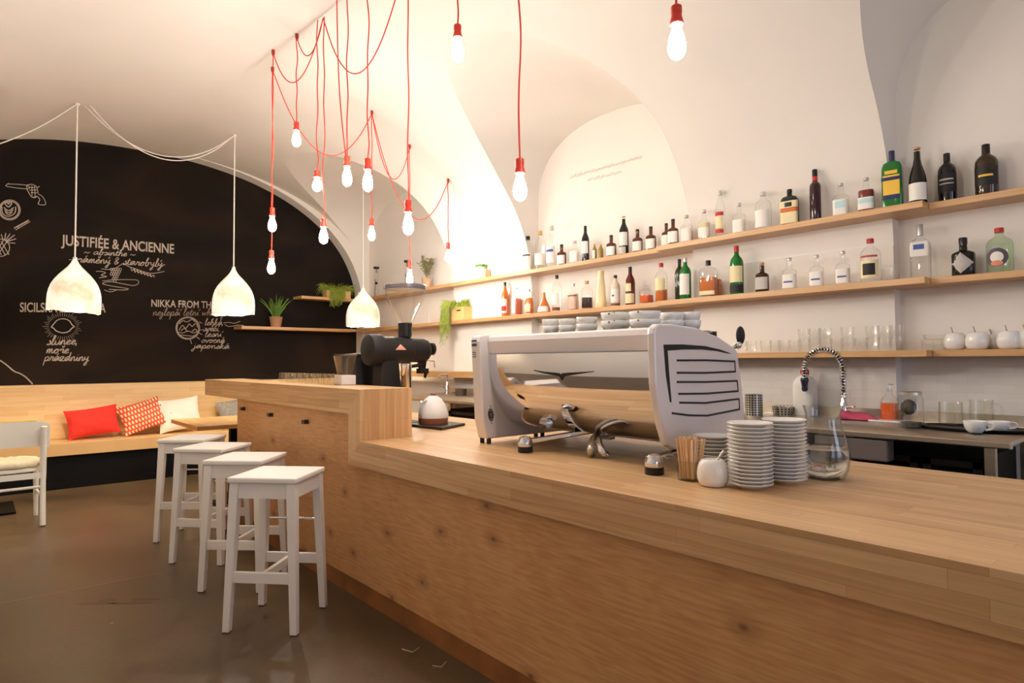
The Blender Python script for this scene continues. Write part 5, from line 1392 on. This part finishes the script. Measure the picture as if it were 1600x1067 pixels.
# cups on top, two to a stack
def spotted():
    m, nt, b = new_mat('china_with_dots')
    tc = nt.nodes.new('ShaderNodeTexCoord'); vo = nt.nodes.new('ShaderNodeTexVoronoi'); vo.inputs['Scale'].default_value = 28; vo.inputs['Randomness'].default_value = .6
    nt.links.new(tc.outputs['Object'], vo.inputs['Vector']); r = nt.nodes.new('ShaderNodeValToRGB'); r.color_ramp.interpolation = 'CONSTANT'
    r.color_ramp.elements[0].color = S(120, 108, 100); r.color_ramp.elements[1].position = .14; r.color_ramp.elements[1].color = S(238, 236, 232)
    nt.links.new(vo.outputs['Distance'], r.inputs[0]); nt.links.new(r.outputs[0], b.inputs['Base Color']); b.inputs['Roughness'].default_value = .2; b.inputs['Coat Weight'].default_value = .4
    return m
DOTS = spotted()
for i, (px, wpx, pyt, y) in enumerate(((860.5, 28, 499, 2.16), (886.5, 28, 498.5, 2.16), (917, 34, 496, 2.16), (962, 47, 489, 2.18), (1007.5, 50, 487, 2.18), (1050, 38, 489, 2.32), (1080, 30, 488, 2.40))):
    zt = 1.424
    c = on_y(px, pyt, y); d = depth(c); r = wpx * d / F_PX / 2
    H = max(.06, c.z - zt); h = H * .58
    nm = ['first', 'second', 'third', 'fourth', 'fifth', 'sixth', 'seventh'][i]
    size = 'small' if i < 3 else ('wide' if i < 5 else 'mid-sized')
    for k in range(2):
        cup('coffee_cup', c.x, y, zt + k * (H - h), r, h, '%s dotted white cup on the espresso machine, %s of the %s stack from left' % (size, 'upper' if k else 'lower', nm), group='cups on the espresso machine', mat=DOTS)

# ------------------------------------------------------------------ on the counter in front
def saucer_obj(r=.0735):
    m = MB(); m.lathe([(r * .48, 0), (r * .52, .003), (r * .62, .006), (r * .97, .0175), (r, .0195), (r * .985, .0215), (r * .93, .0195), (r * .6, .0095), (.001, .0075)], (0, 0, 0), 40)
    o = m.build('saucer', WHITE_CHINA, None, smooth=60); return o
SAU = None
random.seed(3)
for (px, py, n, pyt, sn) in ((1173, 765.5, 17, 660, 'front stack beside the sugar bowl'), (1226, 757, 17, 655, 'rear stack beside the carafe'), (1116, 742, 9, 680, 'low stack behind the stirrer holder')):
    f = on_z(px, py, Z1); c = f + Vector((f.x, f.y, 0)).normalized() * .036
    ztop = z_at(c.x, c.y, pyt)
    step = (ztop - Z1 - .02) / (n - 1) if n > 9 else .0132
    if n == 9: n = min(17, max(6, round((ztop - Z1 - .02) / .0125))); step = (ztop - Z1 - .02) / (n - 1)
    for k in range(n):
        j = n - 1 - k
        w = 'topmost' if j == 0 else ('lowest' if k == 0 else ORD[j])
        l = 'white saucer, %s of the %s' % (w, sn)
        if SAU is None: SAU = saucer_obj(); o = SAU
        else: o = SAU.copy(); COL.objects.link(o)
        tag(o, l, 'saucer', 'saucers, ' + sn)
        o.location = (c.x + random.uniform(-.0012, .0012), c.y + random.uniform(-.0012, .0012), Z1 + k * step)
c = on_z(1114, 762, Z1); d = Vector((c.x, c.y, 0)).normalized()
sugar_bowl(c.x + d.x * .035, c.y + d.y * .035, Z1, .0525, 'round white sugar bowl with a spoon before the saucers on the bar', sa=.3)
# stirrers in a low glass holder
c = on_z(1079, 753, Z1) + Vector((-.02, .03, 0)); x, y = c.x, c.y
t = thing('stirrer_holder', 'low clear holder for wooden stirrers by the espresso machine', 'holder', (x, y, Z1))
m = MB(); m.lathe([(.034, Z1), (.037, Z1 + .004), (.040, Z1 + .07), (.037, Z1 + .07), (.034, Z1 + .008), (.001, Z1 + .008)], (x, y, 0), 24, power=5); m.build('glass_wall', glass_thin('holder_glass', (246, 246, 242), .8, .35), t, smooth=50)
rnd = random.Random(9); SW = [P('stirrer_wood', (236, 196, 150), .7), P('stirrer_wood_dark', (222, 176, 126), .7), P('stirrer_wood_pale', (244, 212, 172), .7)]
zt = z_at(x, y, 683)
for i in range(30):
    gx, gy = (i % 6) / 5 - .5, (i // 6) / 4 - .5
    a = (x + gx * .044, y + gy * .044, Z1 + .0095); b = (x + gx * .066 + rnd.uniform(-.004, .004), y + gy * .066 + rnd.uniform(-.004, .004), zt + rnd.uniform(-.006, .006))
    m = MB(); m.bar(a, b, .0085, h=.0026, up=(math.cos(i * 1.7), math.sin(i * 1.7), 0))
    o = m.build('wooden_stirrer', SW[i % 3], None, smooth=0); tag(o, 'thin wooden stirrer standing in the clear holder by the espresso machine', 'stirrer', 'wooden stirrers in the holder')
# carafe
def water_mat(name, ior, k):
    m = bpy.data.materials.new(name); m.use_nodes = True
    nt = m.node_tree; nt.nodes.remove(nt.nodes['Principled BSDF'])
    a = nt.nodes.new('ShaderNodeBsdfTransparent'); b = nt.nodes.new('ShaderNodeBsdfGlass'); b.inputs['IOR'].default_value = ior; b.inputs['Roughness'].default_value = 0
    mx = nt.nodes.new('ShaderNodeMixShader'); mx.inputs[0].default_value = k
    nt.links.new(a.outputs[0], mx.inputs[1]); nt.links.new(b.outputs[0], mx.inputs[2]); nt.links.new(mx.outputs[0], nt.nodes['Material Output'].inputs['Surface'])
    return m
c = on_z(1288, 752, Z1); d = Vector((c.x, c.y, 0)).normalized(); x, y = c.x + d.x * .065, c.y + d.y * .065
t = thing('water_carafe', 'round bellied glass carafe of water on the bar beside the saucers', 'carafe', (x, y, Z1))
h = z_at(x, y, 634) - Z1; R = .5 * 78 * depth((x, y, Z1)) / F_PX / 1.04
RG = glass_thin('carafe_glass', (251, 252, 251), .5, .6); WAT = water_mat('water', 1.33, .8)
op = [(.62, 0), (.80, .03), (.93, .13), (1.0, .28), (.97, .40), (.87, .54), (.74, .68), (.67, .80), (.68, .90), (.77, 1.0)]
m = MB(); m.lathe([(r * R, Z1 + f * h) for r, f in op] + [(.73 * R, Z1 + h)] + [((r - .035) * R, Z1 + f * h + (.008 if f < .05 else 0)) for r, f in op[::-1]][0:] + [(.0005, Z1 + .012)], (x, y, 0), 48); m.build('carafe_body', RG, t, smooth=60)
m = MB(); wl = [(r - .04, f) for r, f in op if f <= .4]
m.lathe([(.0005, Z1 + .0135), (.50 * R, Z1 + .0135)] + [(r * R, Z1 + f * h + .010) for r, f in wl[1:]] + [(wl[-1][0] * R * .985, Z1 + .40 * h + .004), (.0005, Z1 + .40 * h + .004)], (x, y, 0), 48); m.build('water', WAT, t, smooth=60)

# kettle on its black tray behind the raised ledge
tag(MB().prism([(-3.62, 2.16), (-3.23, 2.19), (-3.36, 2.47), (-3.72, 2.44)], 'Z', Z1, Z1 + .018).build('kettle_tray', BLACK, None, smooth=0, bevel=.006), 'black tray under the white kettle beside the raised bar end', 'tray')
x, y, z = -3.50, 2.31, Z1 + .0185
t = thing('kettle', 'white kettle with a wood coloured base band behind the raised bar end', 'kettle', (x, y, z)); R = .10; h = z_at(x, y, 617) - z
m = MB(); m.lathe([(R * .98, z + .036), (R, z + .05), (R * .93, z + h * .45), (R * .78, z + h * .68), (R * .55, z + h * .86), (R * .3, z + h * .96), (R * .1, z + h * .985)], (x, y, 0), 36); m.tube([(x - .07, y, z + h * .55), (x - .15, y, z + h * .72)], [.02, .01], 10); m.build('kettle_body', P('kettle_white', (238, 238, 238), .4), t, smooth=60)
m = MB(); m.lathe([(R * .95, z), (R * .99, z + .036)], (x, y, 0), 36); m.build('base_band', P('band_wood', (150, 92, 66), .45), t)
m = MB(); m.lathe([(.016, z + h * .97), (.02, z + h * 1.02), (.016, z + h * 1.06)], (x, y, 0), 14); m.build('lid_knob', P('band_wood', (150, 92, 66), .45), t)
m = MB(); m.tube(smooth_path([(x + .01, y - .06, z + h * .8), (x + .02, y - .10, z + h * .7), (x + .02, y - .115, z + h * .4), (x + .01, y - .095, z + h * .25)], 5), .007, 8); m.build('handle', P('kettle_grey', (170, 168, 170), .3), t)

# ------------------------------------------------------------------ coffee grinder
def build_grinder():
    gx = -3.70; ya, yb = 1.93, 2.40
    ax = z_at(gx, (ya + yb) / 2, 547)
    t = thing('coffee_grinder', 'black coffee grinder with a clear funnel hopper behind the raised ledge', 'coffee grinder', (gx, 2.15, Z1))
    M = Matrix.Rotation(-PI / 2, 3, 'X')       # lathe axis along +y
    L = yb - ya
    m = MB(); m.lathe([(.085, 0), (.1, .006), (.104, .03), (.104, .085), (.098, .1), (.090, .115), (.090, L * .66), (.083, L * .68), (.083, L * .9), (.072, L * .96), (.05, L)], (gx, ya, ax), 36, M=M)
    bo = m.build('motor_barrel', BLACK_MAT, t, smooth=35)
    m = MB(); m.lathe([(.012, L), (.012, L + .02), (.042, L + .02), (.044, L + .04), (.036, L + .046)], (gx, ya, ax + .01), 20, M=M); m.build('adjust_knob', BLACK, t, smooth=35)
    # triangle badge on the flank
    tr = [(ax + .038, 0), (ax + .0, -.042), (ax + .0, .042)]
    yc = ya + .20; V = []
    for z, dy in tr:
        dz = z - ax; V.append((gx + math.sqrt(.0905 ** 2 - dz * dz) + .001, yc + dy, z))
    mid_ = [((V[0][0] + V[1][0]) / 2 + .003, (V[0][1] + V[1][1]) / 2, (V[0][2] + V[1][2]) / 2), ((V[0][0] + V[2][0]) / 2 + .003, (V[0][1] + V[2][1]) / 2, (V[0][2] + V[2][2]) / 2), ((V[1][0] + V[2][0]) / 2, yc, V[1][2])]
    m = MB(); m.add(V + mid_, [(0, 3, 4), (3, 1, 5), (4, 5, 2), (3, 5, 4)]); m.build('triangle_badge', P('badge_salmon', (236, 160, 136), .5), bo, smooth=0)
    # column tapering up, foot plate
    m = MB(); cy = ya + .14
    V = []
    for z, a0, a1, w in ((Z1 + .02, cy - .085, cy + .105, .07), (ax - .06, cy - .06, cy + .065, .06)):
        V += [(gx - w, a0, z), (gx + w, a0, z), (gx + w, a1, z), (gx - w, a1, z)]
    m.add(V, [(3, 2, 1, 0), (4, 5, 6, 7), (0, 1, 5, 4), (1, 2, 6, 5), (2, 3, 7, 6), (3, 0, 4, 7)]); m.build('column', BLACK_MAT, t, smooth=0, bevel=.012)
    m = MB(); m.box(gx - .1, gx + .1, cy - .11, cy + .25, Z1, Z1 + .022); m.build('base_plate', BLACK_MAT, t, smooth=0, bevel=.006)
    # hopper
    hy = on_x(633, 520, gx).y; z0 = z_at(gx, hy, 527); z1 = z_at(gx, hy, 505); z2 = z_at(gx, hy, 452); 
    m = MB(); m.lathe([(.032, ax + .06), (.032, z0), (.046, z0 + .004), (.048, z1), (.04, z1 + .004)], (gx, hy, 0), 26); m.build('hopper_collar', BLACK, t)
    H = z2 - z1
    m = MB(); m.lathe([(.045, z1), (.066, z1 + .18 * H), (.104, z1 + .5 * H), (.132, z1 + .8 * H), (.137, z1 + H), (.133, z1 + H), (.128, z1 + .8 * H), (.1, z1 + .5 * H), (.062, z1 + .18 * H), (.041, z1)], (gx, hy, 0), 40, cap=False); m.build('hopper', glass_thin('hopper_plastic', (253, 252, 250), .8, .30), t, smooth=60)
    m = MB(); m.lathe([(.141, z2 - .004), (.144, z2), (.144, z2 + .022), (.135, z2 + .03), (.11, z2 + .03), (.10, z2 + .024), (.06, z2 + .03), (.001, z2 + .032)], (gx, hy, 0), 40); m.build('hopper_lid', P('lid_smoke', (86, 80, 84), .2, coat=.5), t, smooth=35)
    # spout, clamp and bag holder under the nose
    sy = yb - .05
    m = MB(); m.bar((gx, sy, ax - .06), (gx, sy, ax - .13), .05, .035); m.box(gx - .025, gx + .03, sy - .03, sy + .035, ax - .16, ax - .125); m.tube([(gx + .02, sy - .02, ax - .10), (gx + .03, sy - .10, ax - .11)], .012, 8); m.bar((gx + .02, sy + .02, ax - .15), (gx + .02, sy + .01, ax - .19), .02, .012); m.build('spout', BLACK, t, smooth=0)
    m = MB(); m.tube([(gx, yb - .02, ax - .07), (gx, yb + .05, ax - .075), (gx, yb + .055, ax - .12)], .004, 6); m.build('lever', STEEL, t)
build_grinder()
# behind the ledge: steel tumbler, knock box, plastic bin, glasses
x, y = -3.52, 2.20; c = on_x(635, 600, -3.52); y = c.y; zt = z_at(x, y, 566)
m = MB(); m.lathe([(.033, Z1), (.034, Z1 + .01), (.034, zt - .03), (.036, zt - .025), (.036, zt - .01), (.012, zt)], (x, y, 0), 24); tag(m.build('steel_shaker', CHROME, None, smooth=40), 'tall steel cylinder standing right of the grinder column', 'shaker')
x = -3.98; c = on_x(566, 590, x); zt = z_at(x, c.y, 556)
t = thing('knock_box', 'black canister standing left of the grinder column', 'canister', (x, c.y, Z1))
m = MB(); m.lathe([(.09, Z1), (.09, zt - .02), (.084, zt)], (x, c.y, 0), 28, power=4); m.build('canister_body', BLACK, t, smooth=40)
m = MB(); m.lathe([(.094, zt), (.094, zt + .012), (.04, zt + .02)], (x, c.y, 0), 28, power=4); m.build('lid', BLACK, t, smooth=40)
c = on_z(539, 598, Z2); x, y = c.x, 1.83; x = on_y(539, 590, y).x; zt = z_at(x, y, 556)
t = thing('measuring_bin', 'clear square plastic bin on a white base on the raised ledge', 'container', (x, y, Z2)); h = zt - Z2
m = MB(); m.box(x - .058, x + .058, y - .05, y + .05, Z2, Z2 + h * .34); m.build('bin_base', P('scale_grey', (226, 222, 224), .35), t, smooth=0, bevel=.006)
m = MB(); m.lathe([(.055, Z2 + h * .345), (.085, zt), (.08, zt), (.05, Z2 + h * .37)], (x, y, 0), 28, power=8, sy=.6, cap=False); m.build('bin_wall', glass_thin('bin_plastic', (251, 250, 249), .8, .5), t, smooth=40)
m = MB(); m.lathe([(.088, zt), (.088, zt + .01), (.07, zt + .012)], (x, y, 0), 28, power=8, sy=.62); m.build('lid', P('lid_smoke', (86, 80, 84), .2, coat=.5), t, smooth=40)
FG = glass_thin('pressed_glass', (254, 252, 246), .95, .62)
sg = None
k_ = 0
for row in range(2):
    for i in range(9):
        y = 1.855 - row * .085; px = 442 + i * 9.8 + row * 3
        c = on_y(px, 592, y); x = c.x
        num = ['first', 'second', 'third', 'fourth', 'fifth', 'sixth', 'seventh', 'eighth', 'ninth'][i]
        l = 'small upturned glass, %s from the ledge tip, %s row' % (num, 'back' if row == 0 else 'front')
        if sg is None:
            m = MB(); m.lathe([(.034, 0), (.036, .003), (.033, .035), (.028, .066), (.026, .068), (.001, .066)], (0, 0, 0), 16); sg = m.build('espresso_glass', FG, None, smooth=50, local=True); o = sg
        else: o = sg.copy(); COL.objects.link(o)
        tag(o, l, 'glass', 'upturned glasses on the raised ledge'); o.location = (x, y, Z2)
# ------------------------------------------------------------------ chalk on the end wall
CHALK = P('chalk', (196, 182, 168), .95)
CHALK_DIM = P('chalk_faint', (150, 136, 124), .95)
def wp(px, py): p = on_x(px, py, XB + .004); return p
def caps(text, px0, py0, px1, py1, py_h, mat=CHALK, bold=.012):
    """lettering from (px0,py0) to (px1,py1) along its foot, cap height ending at row py_h over the start"""
    a, b = wp(px0, py0), wp(px1, py1); h = wp(px0, py_h).z - a.z
    cu = bpy.data.curves.new('t', 'FONT'); cu.body = text; cu.size = 1; cu.offset = bold
    o = bpy.data.objects.new('t', cu); COL.objects.link(o)
    bpy.context.view_layer.update()
    me = bpy.data.meshes.new_from_object(o.evaluated_get(bpy.context.evaluated_depsgraph_get()))
    bpy.data.objects.remove(o); bpy.data.curves.remove(cu)
    xs = [v.co.x for v in me.vertices]; W_ = max(xs) - min(xs); x0 = min(xs); ch = .72
    ln = (Vector((0, b.y, b.z)) - Vector((0, a.y, a.z)))
    for v in me.vertices:
        u = (v.co.x - x0) / W_
        p = Vector((XB + .004, a.y, a.z)) + ln * u
        v.co = (XB + .004, p.y, p.z + v.co.y / ch * h)
    me.materials.append(mat)
    n = bpy.data.objects.new('chalk_lettering', me); COL.objects.link(n); n.parent = WALL_END
    return n
# one-stroke handwriting: x height 1, (width, strokes)
HW = {
 'a': (1.2, [[(.9, .85), (.5, 1), (.1, .5), (.35, .05), (.85, .5), (.95, .95), (.9, .3), (1.2, .15)]]),
 'b': (1.1, [[(.3, 1.2), (.5, 2), (.25, 1.8), (.25, .1), (.6, .05), (.8, .6), (.5, .9), (1.0, .85)]]),
 'c': (1.0, [[(.8, .8), (.5, 1), (.1, .5), (.4, .05), (1, .25)]]),
 'd': (1.2, [[(.85, .8), (.5, 1), (.1, .5), (.35, .05), (.8, .5), (.95, 2), (.9, .3), (1.2, .15)]]),
 'e': (.9, [[(.1, .4), (.7, .7), (.5, 1), (.15, .6), (.3, .05), (.9, .25)]]),
 'h': (1.1, [[(.3, 1.2), (.45, 2), (.2, 1.8), (.2, 0), (.3, .7), (.65, 1), (.8, .6), (.8, .1), (1.1, .15)]]),
 'i': (.6, [[(.3, .9), (.3, .2), (.6, .1)], [(.3, 1.35), (.32, 1.42)]]),
 'j': (.6, [[(.3, .9), (.3, -.7), (0, -.9), (-.05, -.5), (.6, .2)], [(.3, 1.35), (.32, 1.42)]]),
 'k': (1.0, [[(.3, 1.2), (.45, 2), (.2, 1.8), (.2, 0), (.3, .6), (.75, .95), (.4, .55), (.85, .05), (1.05, .15)]]),
 'l': (.65, [[(.3, .8), (.5, 1.9), (.3, 2), (.2, .3), (.4, .05), (.7, .2)]]),
 'm': (1.35, [[(.15, .9), (.2, 0), (.3, .7), (.5, 1), (.6, .7), (.6, 0), (.75, .7), (.95, 1), (1.05, .6), (1.05, .15), (1.35, .15)]]),
 'n': (1.05, [[(.15, .9), (.2, 0), (.3, .7), (.6, 1), (.75, .6), (.75, .15), (1.05, .15)]]),
 'o': (1.05, [[(.5, 1), (.1, .5), (.45, .02), (.85, .5), (.5, 1), (.7, .85), (1.1, .8)]]),
 'p': (1.0, [[(.2, .9), (.15, -1), (.2, .5), (.6, 1), (.85, .6), (.5, .05), (.25, .15), (1.05, .15)]]),
 'r': (.9, [[(.2, .6), (.3, 1), (.45, .85), (.7, .9), (.65, .2), (.95, .15)]]),
 's': (.8, [[(.4, .8), (.55, 1), (.7, .4), (.4, .02), (.15, .15), (.8, .2)]]),
 't': (.7, [[(.3, 1), (.4, 1.6), (.3, .3), (.5, .05), (.75, .2)], [(.05, 1.1), (.7, 1.15)]]),
 'u': (1.1, [[(.15, .95), (.2, .2), (.5, .05), (.8, .5), (.85, .95), (.85, .2), (1.1, .15)]]),
 'v': (.95, [[(.1, .9), (.4, .05), (.75, .9), (1.05, .85)]]),
 'w': (1.3, [[(.1, .9), (.3, .05), (.6, .8), (.85, .05), (1.15, .9), (1.4, .85)]]),
 'y': (1.05, [[(.15, .95), (.25, .4), (.5, .3), (.8, .8), (.8, .95), (.7, -.7), (.35, -.95), (.4, -.5), (1.1, .2)]]),
 'z': (.9, [[(.1, .9), (.7, .9), (.15, .05), (.5, .1), (.9, .1)]]),
 '&': (1.1, [[(.9, .1), (.2, 1.3), (.5, 1.7), (.7, 1.3), (.15, .5), (.4, 0), (.9, .6)]]),
 '~': (1.2, [[(0, .4), (.3, .7), (.7, .4), (1.1, .7)]]), '-': (.7, [[(.1, .5), (.55, .55)]]), ',': (.4, [[(.15, .1), (.05, -.3)]]), '"': (.5, [[(.1, 1.2), (.12, 1.5)], [(.3, 1.2), (.32, 1.5)]]),
}
ACC = {'á': ('a', '/'), 'é': ('e', '/'), 'í': ('i', '/'), 'ý': ('y', '/'), 'ě': ('e', 'v'), 'ř': ('r', 'v'), 'š': ('s', 'v'), 'ž': ('z', 'v'), 'č': ('c', 'v')}
def script(text, px0, py0, px1, py1, xh_px, mat=CHALK, r=.0055, slant=.25):
    a, b = wp(px0, py0), wp(px1, py1); xh = a.z - wp(px0, py0 + xh_px).z
    strokes = []; cur = []; x = 0
    for ch in text:
        if ch == ' ':
            if cur: strokes.append(cur); cur = []
            x += .7; continue
        base, acc = ACC.get(ch, (ch, None)); w, st = HW[base]
        cur += [(x + u, v) for u, v in st[0]]
        if not (acc and base == 'i'):
            for s_ in st[1:]: strokes.append([(x + u, v) for u, v in s_])
        if base in '~-,"&':
            strokes.append(cur); cur = []
        if acc == '/': strokes.append([(x + .4, 1.3), (x + .65, 1.75)])
        if acc == 'v': strokes.append([(x + .3, 1.7), (x + .48, 1.35), (x + .72, 1.75)])
        x += w
    if cur: strokes.append(cur)
    m = MB(); ln = Vector((0, b.y - a.y, b.z - a.z))
    for s_ in strokes:
        pts = []
        for u, v in s_:
            p = Vector((XB + .004, a.y, a.z)) + ln * ((u + slant * v * (xh and 1) * .9) / x)
            pts.append((p.x, p.y, p.z + v * xh))
        m.tube(smooth_path(pts, 4), r, 4)
    o = m.build('chalk_lettering', mat, WALL_END, smooth=0); return o
def sketch(paths, mat=CHALK, r=.005, smooth=True, name='chalk_drawing'):
    m = MB()
    for q in paths:
        pts = [wp(*p) for p in q]
        m.tube(smooth_path(pts, 4) if smooth and len(pts) > 2 else pts, r, 4)
    return m.build(name, mat, WALL_END, smooth=0)
def ell(cx, cy, rx, ry, a0=0, a1=360, n=22, rot=0):
    o = []
    for i in range(n + 1):
        a = math.radians(a0 + (a1 - a0) * i / n); u, v = rx * math.cos(a), ry * math.sin(a); q = math.radians(rot)
        o.append((cx + u * math.cos(q) - v * math.sin(q), cy + u * math.sin(q) + v * math.cos(q)))
    return o
caps('JUSTIFIÉE & ANCIENNE', 95.5, 382.5, 272, 396, 366, bold=.018)
script('~ absinthe ~', 131, 397, 211, 401, 5, r=.0045)
script('-oráměný & starobylý-', 106, 409, 258, 417, 6.5, r=.0045)
caps('SICILSKÁ LIMONÁDA', 31, 487, 165, 488, 472)
caps('NIKKA FROM THE B', 236.5, 479, 346, 482, 467.5)
script('nejlepší letní whisky', 238, 493, 350, 493, 6, r=.0045, mat=CHALK_DIM)
script('slunce,', 72, 539, 121, 538, 7, r=.0055)
script('moře', 71, 552, 107, 552, 7, r=.0055)
script('prázdniny', 68, 564, 138, 564, 7, r=.005)
for tx, p in (('lehká,', (319, 508, 349, 508)), ('svěží,', (317, 517.5, 343, 517)), ('lesní', (319, 526.5, 346, 526)), ('ovocná', (314, 535.5, 351, 535.5)), ('japonská', (301, 544, 358, 545))): script(tx, *p, 5, r=.004)
# revolver
sketch([[(10, 289), (14, 287.5), (42, 289.5), (43, 295), (12, 291.5), (10, 289)], [(14, 287.5), (13, 286)], [(42, 289), (50, 288), (57, 292), (60, 303), (64, 305), (69, 311), (71, 319.5), (60, 319), (62, 312), (58, 307), (50, 308), (45, 301), (42, 295), (42, 289)],
        [(45, 293), (55, 293)], [(46, 297), (57, 297)], [(48, 301), (58, 301)], [(50, 290), (50, 306)], [(54, 290), (55, 307)], [(58, 293), (62, 291)], [(50, 308), (54, 309), (58, 307)]], r=.004)
# latte art medallion
sketch([ell(15, 328, 16.5, 15.5), ell(15, 328, 14.5, 13.5)] + [[(6 + k, 324 + 3.4 * k), (13.5, 329 + 3.2 * k), (21.5 - k, 324 + 3.4 * k)] for k in range(3)] + [[(9, 320), (8, 317), (11, 316), (13, 319), (15, 316), (18, 317), (17, 320), (13, 323.5), (9, 320)], [(3, 323), (4, 333), (13, 338), (23, 333), (24.5, 323)]], r=.0055)
# cigar
sketch([[(22, 356), (45, 343.5), (47, 346), (25, 359), (22, 356)], [(27, 353.5), (29, 356)], [(25, 356), (44, 345.5)]], r=.004, smooth=False)
# pineapple
sketch([ell(1, 387, 14, 13.5)] + [[(-10 + 6 * k, 377), (2 + 6 * k, 398)] for k in range(3)] + [[(12 - 7 * k, 376), (-2 - 5 * k, 396)] for k in range(3)] + [[(5, 376), (2, 366)], [(7, 376), (9, 364)], [(8, 376), (16, 365)], [(9, 377), (23, 367)], [(9, 378), (25, 373)], [(10, 379), (24, 380)], [(12, 376), (20, 369)]], r=.005)
# grapes and branch under the first lines
gr = [ell(181 + dx * 3.4 + (dy % 2) * 1.7, 421 + dy * 3.6, 2.1, 2.1, n=9) for dy in range(6) for dx in range(-2 + dy // 3, 3 - (dy + 1) // 2)]
sketch(gr, r=.0035)
sketch([[(158, 420), (170, 421), (180, 419), (193, 411)], [(193, 411), (200, 416), (212, 420), (235, 427), (257, 424)]] + [[(204 + 5 * k, 417 + 2 * k), (206 + 5 * k, 423 + 1.6 * k), (210 + 5 * k, 420 + 1.6 * k), (211 + 5 * k, 426 + 1.2 * k)] for k in range(7)], r=.004)
sketch([[(150, 424), (158, 424), (165, 426), (158, 430), (167, 432), (155, 434)], [(160, 439), (180, 437), (205, 437), (215, 438), (216, 443), (208, 446), (190, 443), (172, 440), (160, 443), (175, 447), (200, 451), (193, 453), (170, 452)], [(163, 453), (173, 456), (182, 453)]], r=.004)
# lemon with sun rays
rays_ = []
for k in range(44):
    a = 2 * PI * k / 44; l = 1.22 + .34 * ((k * 7) % 5) / 5
    rays_.append([(97.5 + 19 * 1.12 * math.cos(a), 510 + 13.5 * 1.18 * math.sin(a)), (97.5 + 19 * l * 1.1 * math.cos(a), 510 + 13.5 * (l + .15) * 1.1 * math.sin(a))])
sketch([[(80, 511), (84, 506), (90, 500), (99, 498), (108, 501), (113, 508), (116, 510), (112, 513), (107, 518), (98, 520), (88, 517), (84, 513), (80, 511)]], r=.006)
sketch(rays_, r=.0032, smooth=False, mat=CHALK_DIM)
# round mountain medallion with call-out ticks
sketch([ell(293.5, 512.5, 18.5, 17.5), ell(293.5, 512.5, 17, 16), [(280, 516), (285, 508), (290, 513), (296, 506), (300, 510), (306, 505), (309, 512)], [(278, 519), (286, 520), (294, 517), (302, 520), (309, 518)], [(282, 523), (300, 525), (306, 523)], [(280, 506), (286, 501), (292, 503), (300, 499), (305, 503)], [(283, 517), (288, 513), (293, 518)], [(300, 518), (305, 514), (308, 518)],
        ], r=.0045)
sketch([[(311, 503), (316, 505)], [(313, 515.5), (319, 515)], [(311, 520), (316, 523)], [(307, 526), (312, 530)], [(297, 530), (299.5, 537)]], r=.004, smooth=False)
sketch([[(349, 505), (356, 503.5), (366, 505), (375, 502)], [(351, 507), (358, 510), (372, 508), (381, 508.5)]], r=.004)
sketch([[(0, 563), (10, 570), (22, 580), (30, 583), (40, 589), (51, 600)]], r=.008)
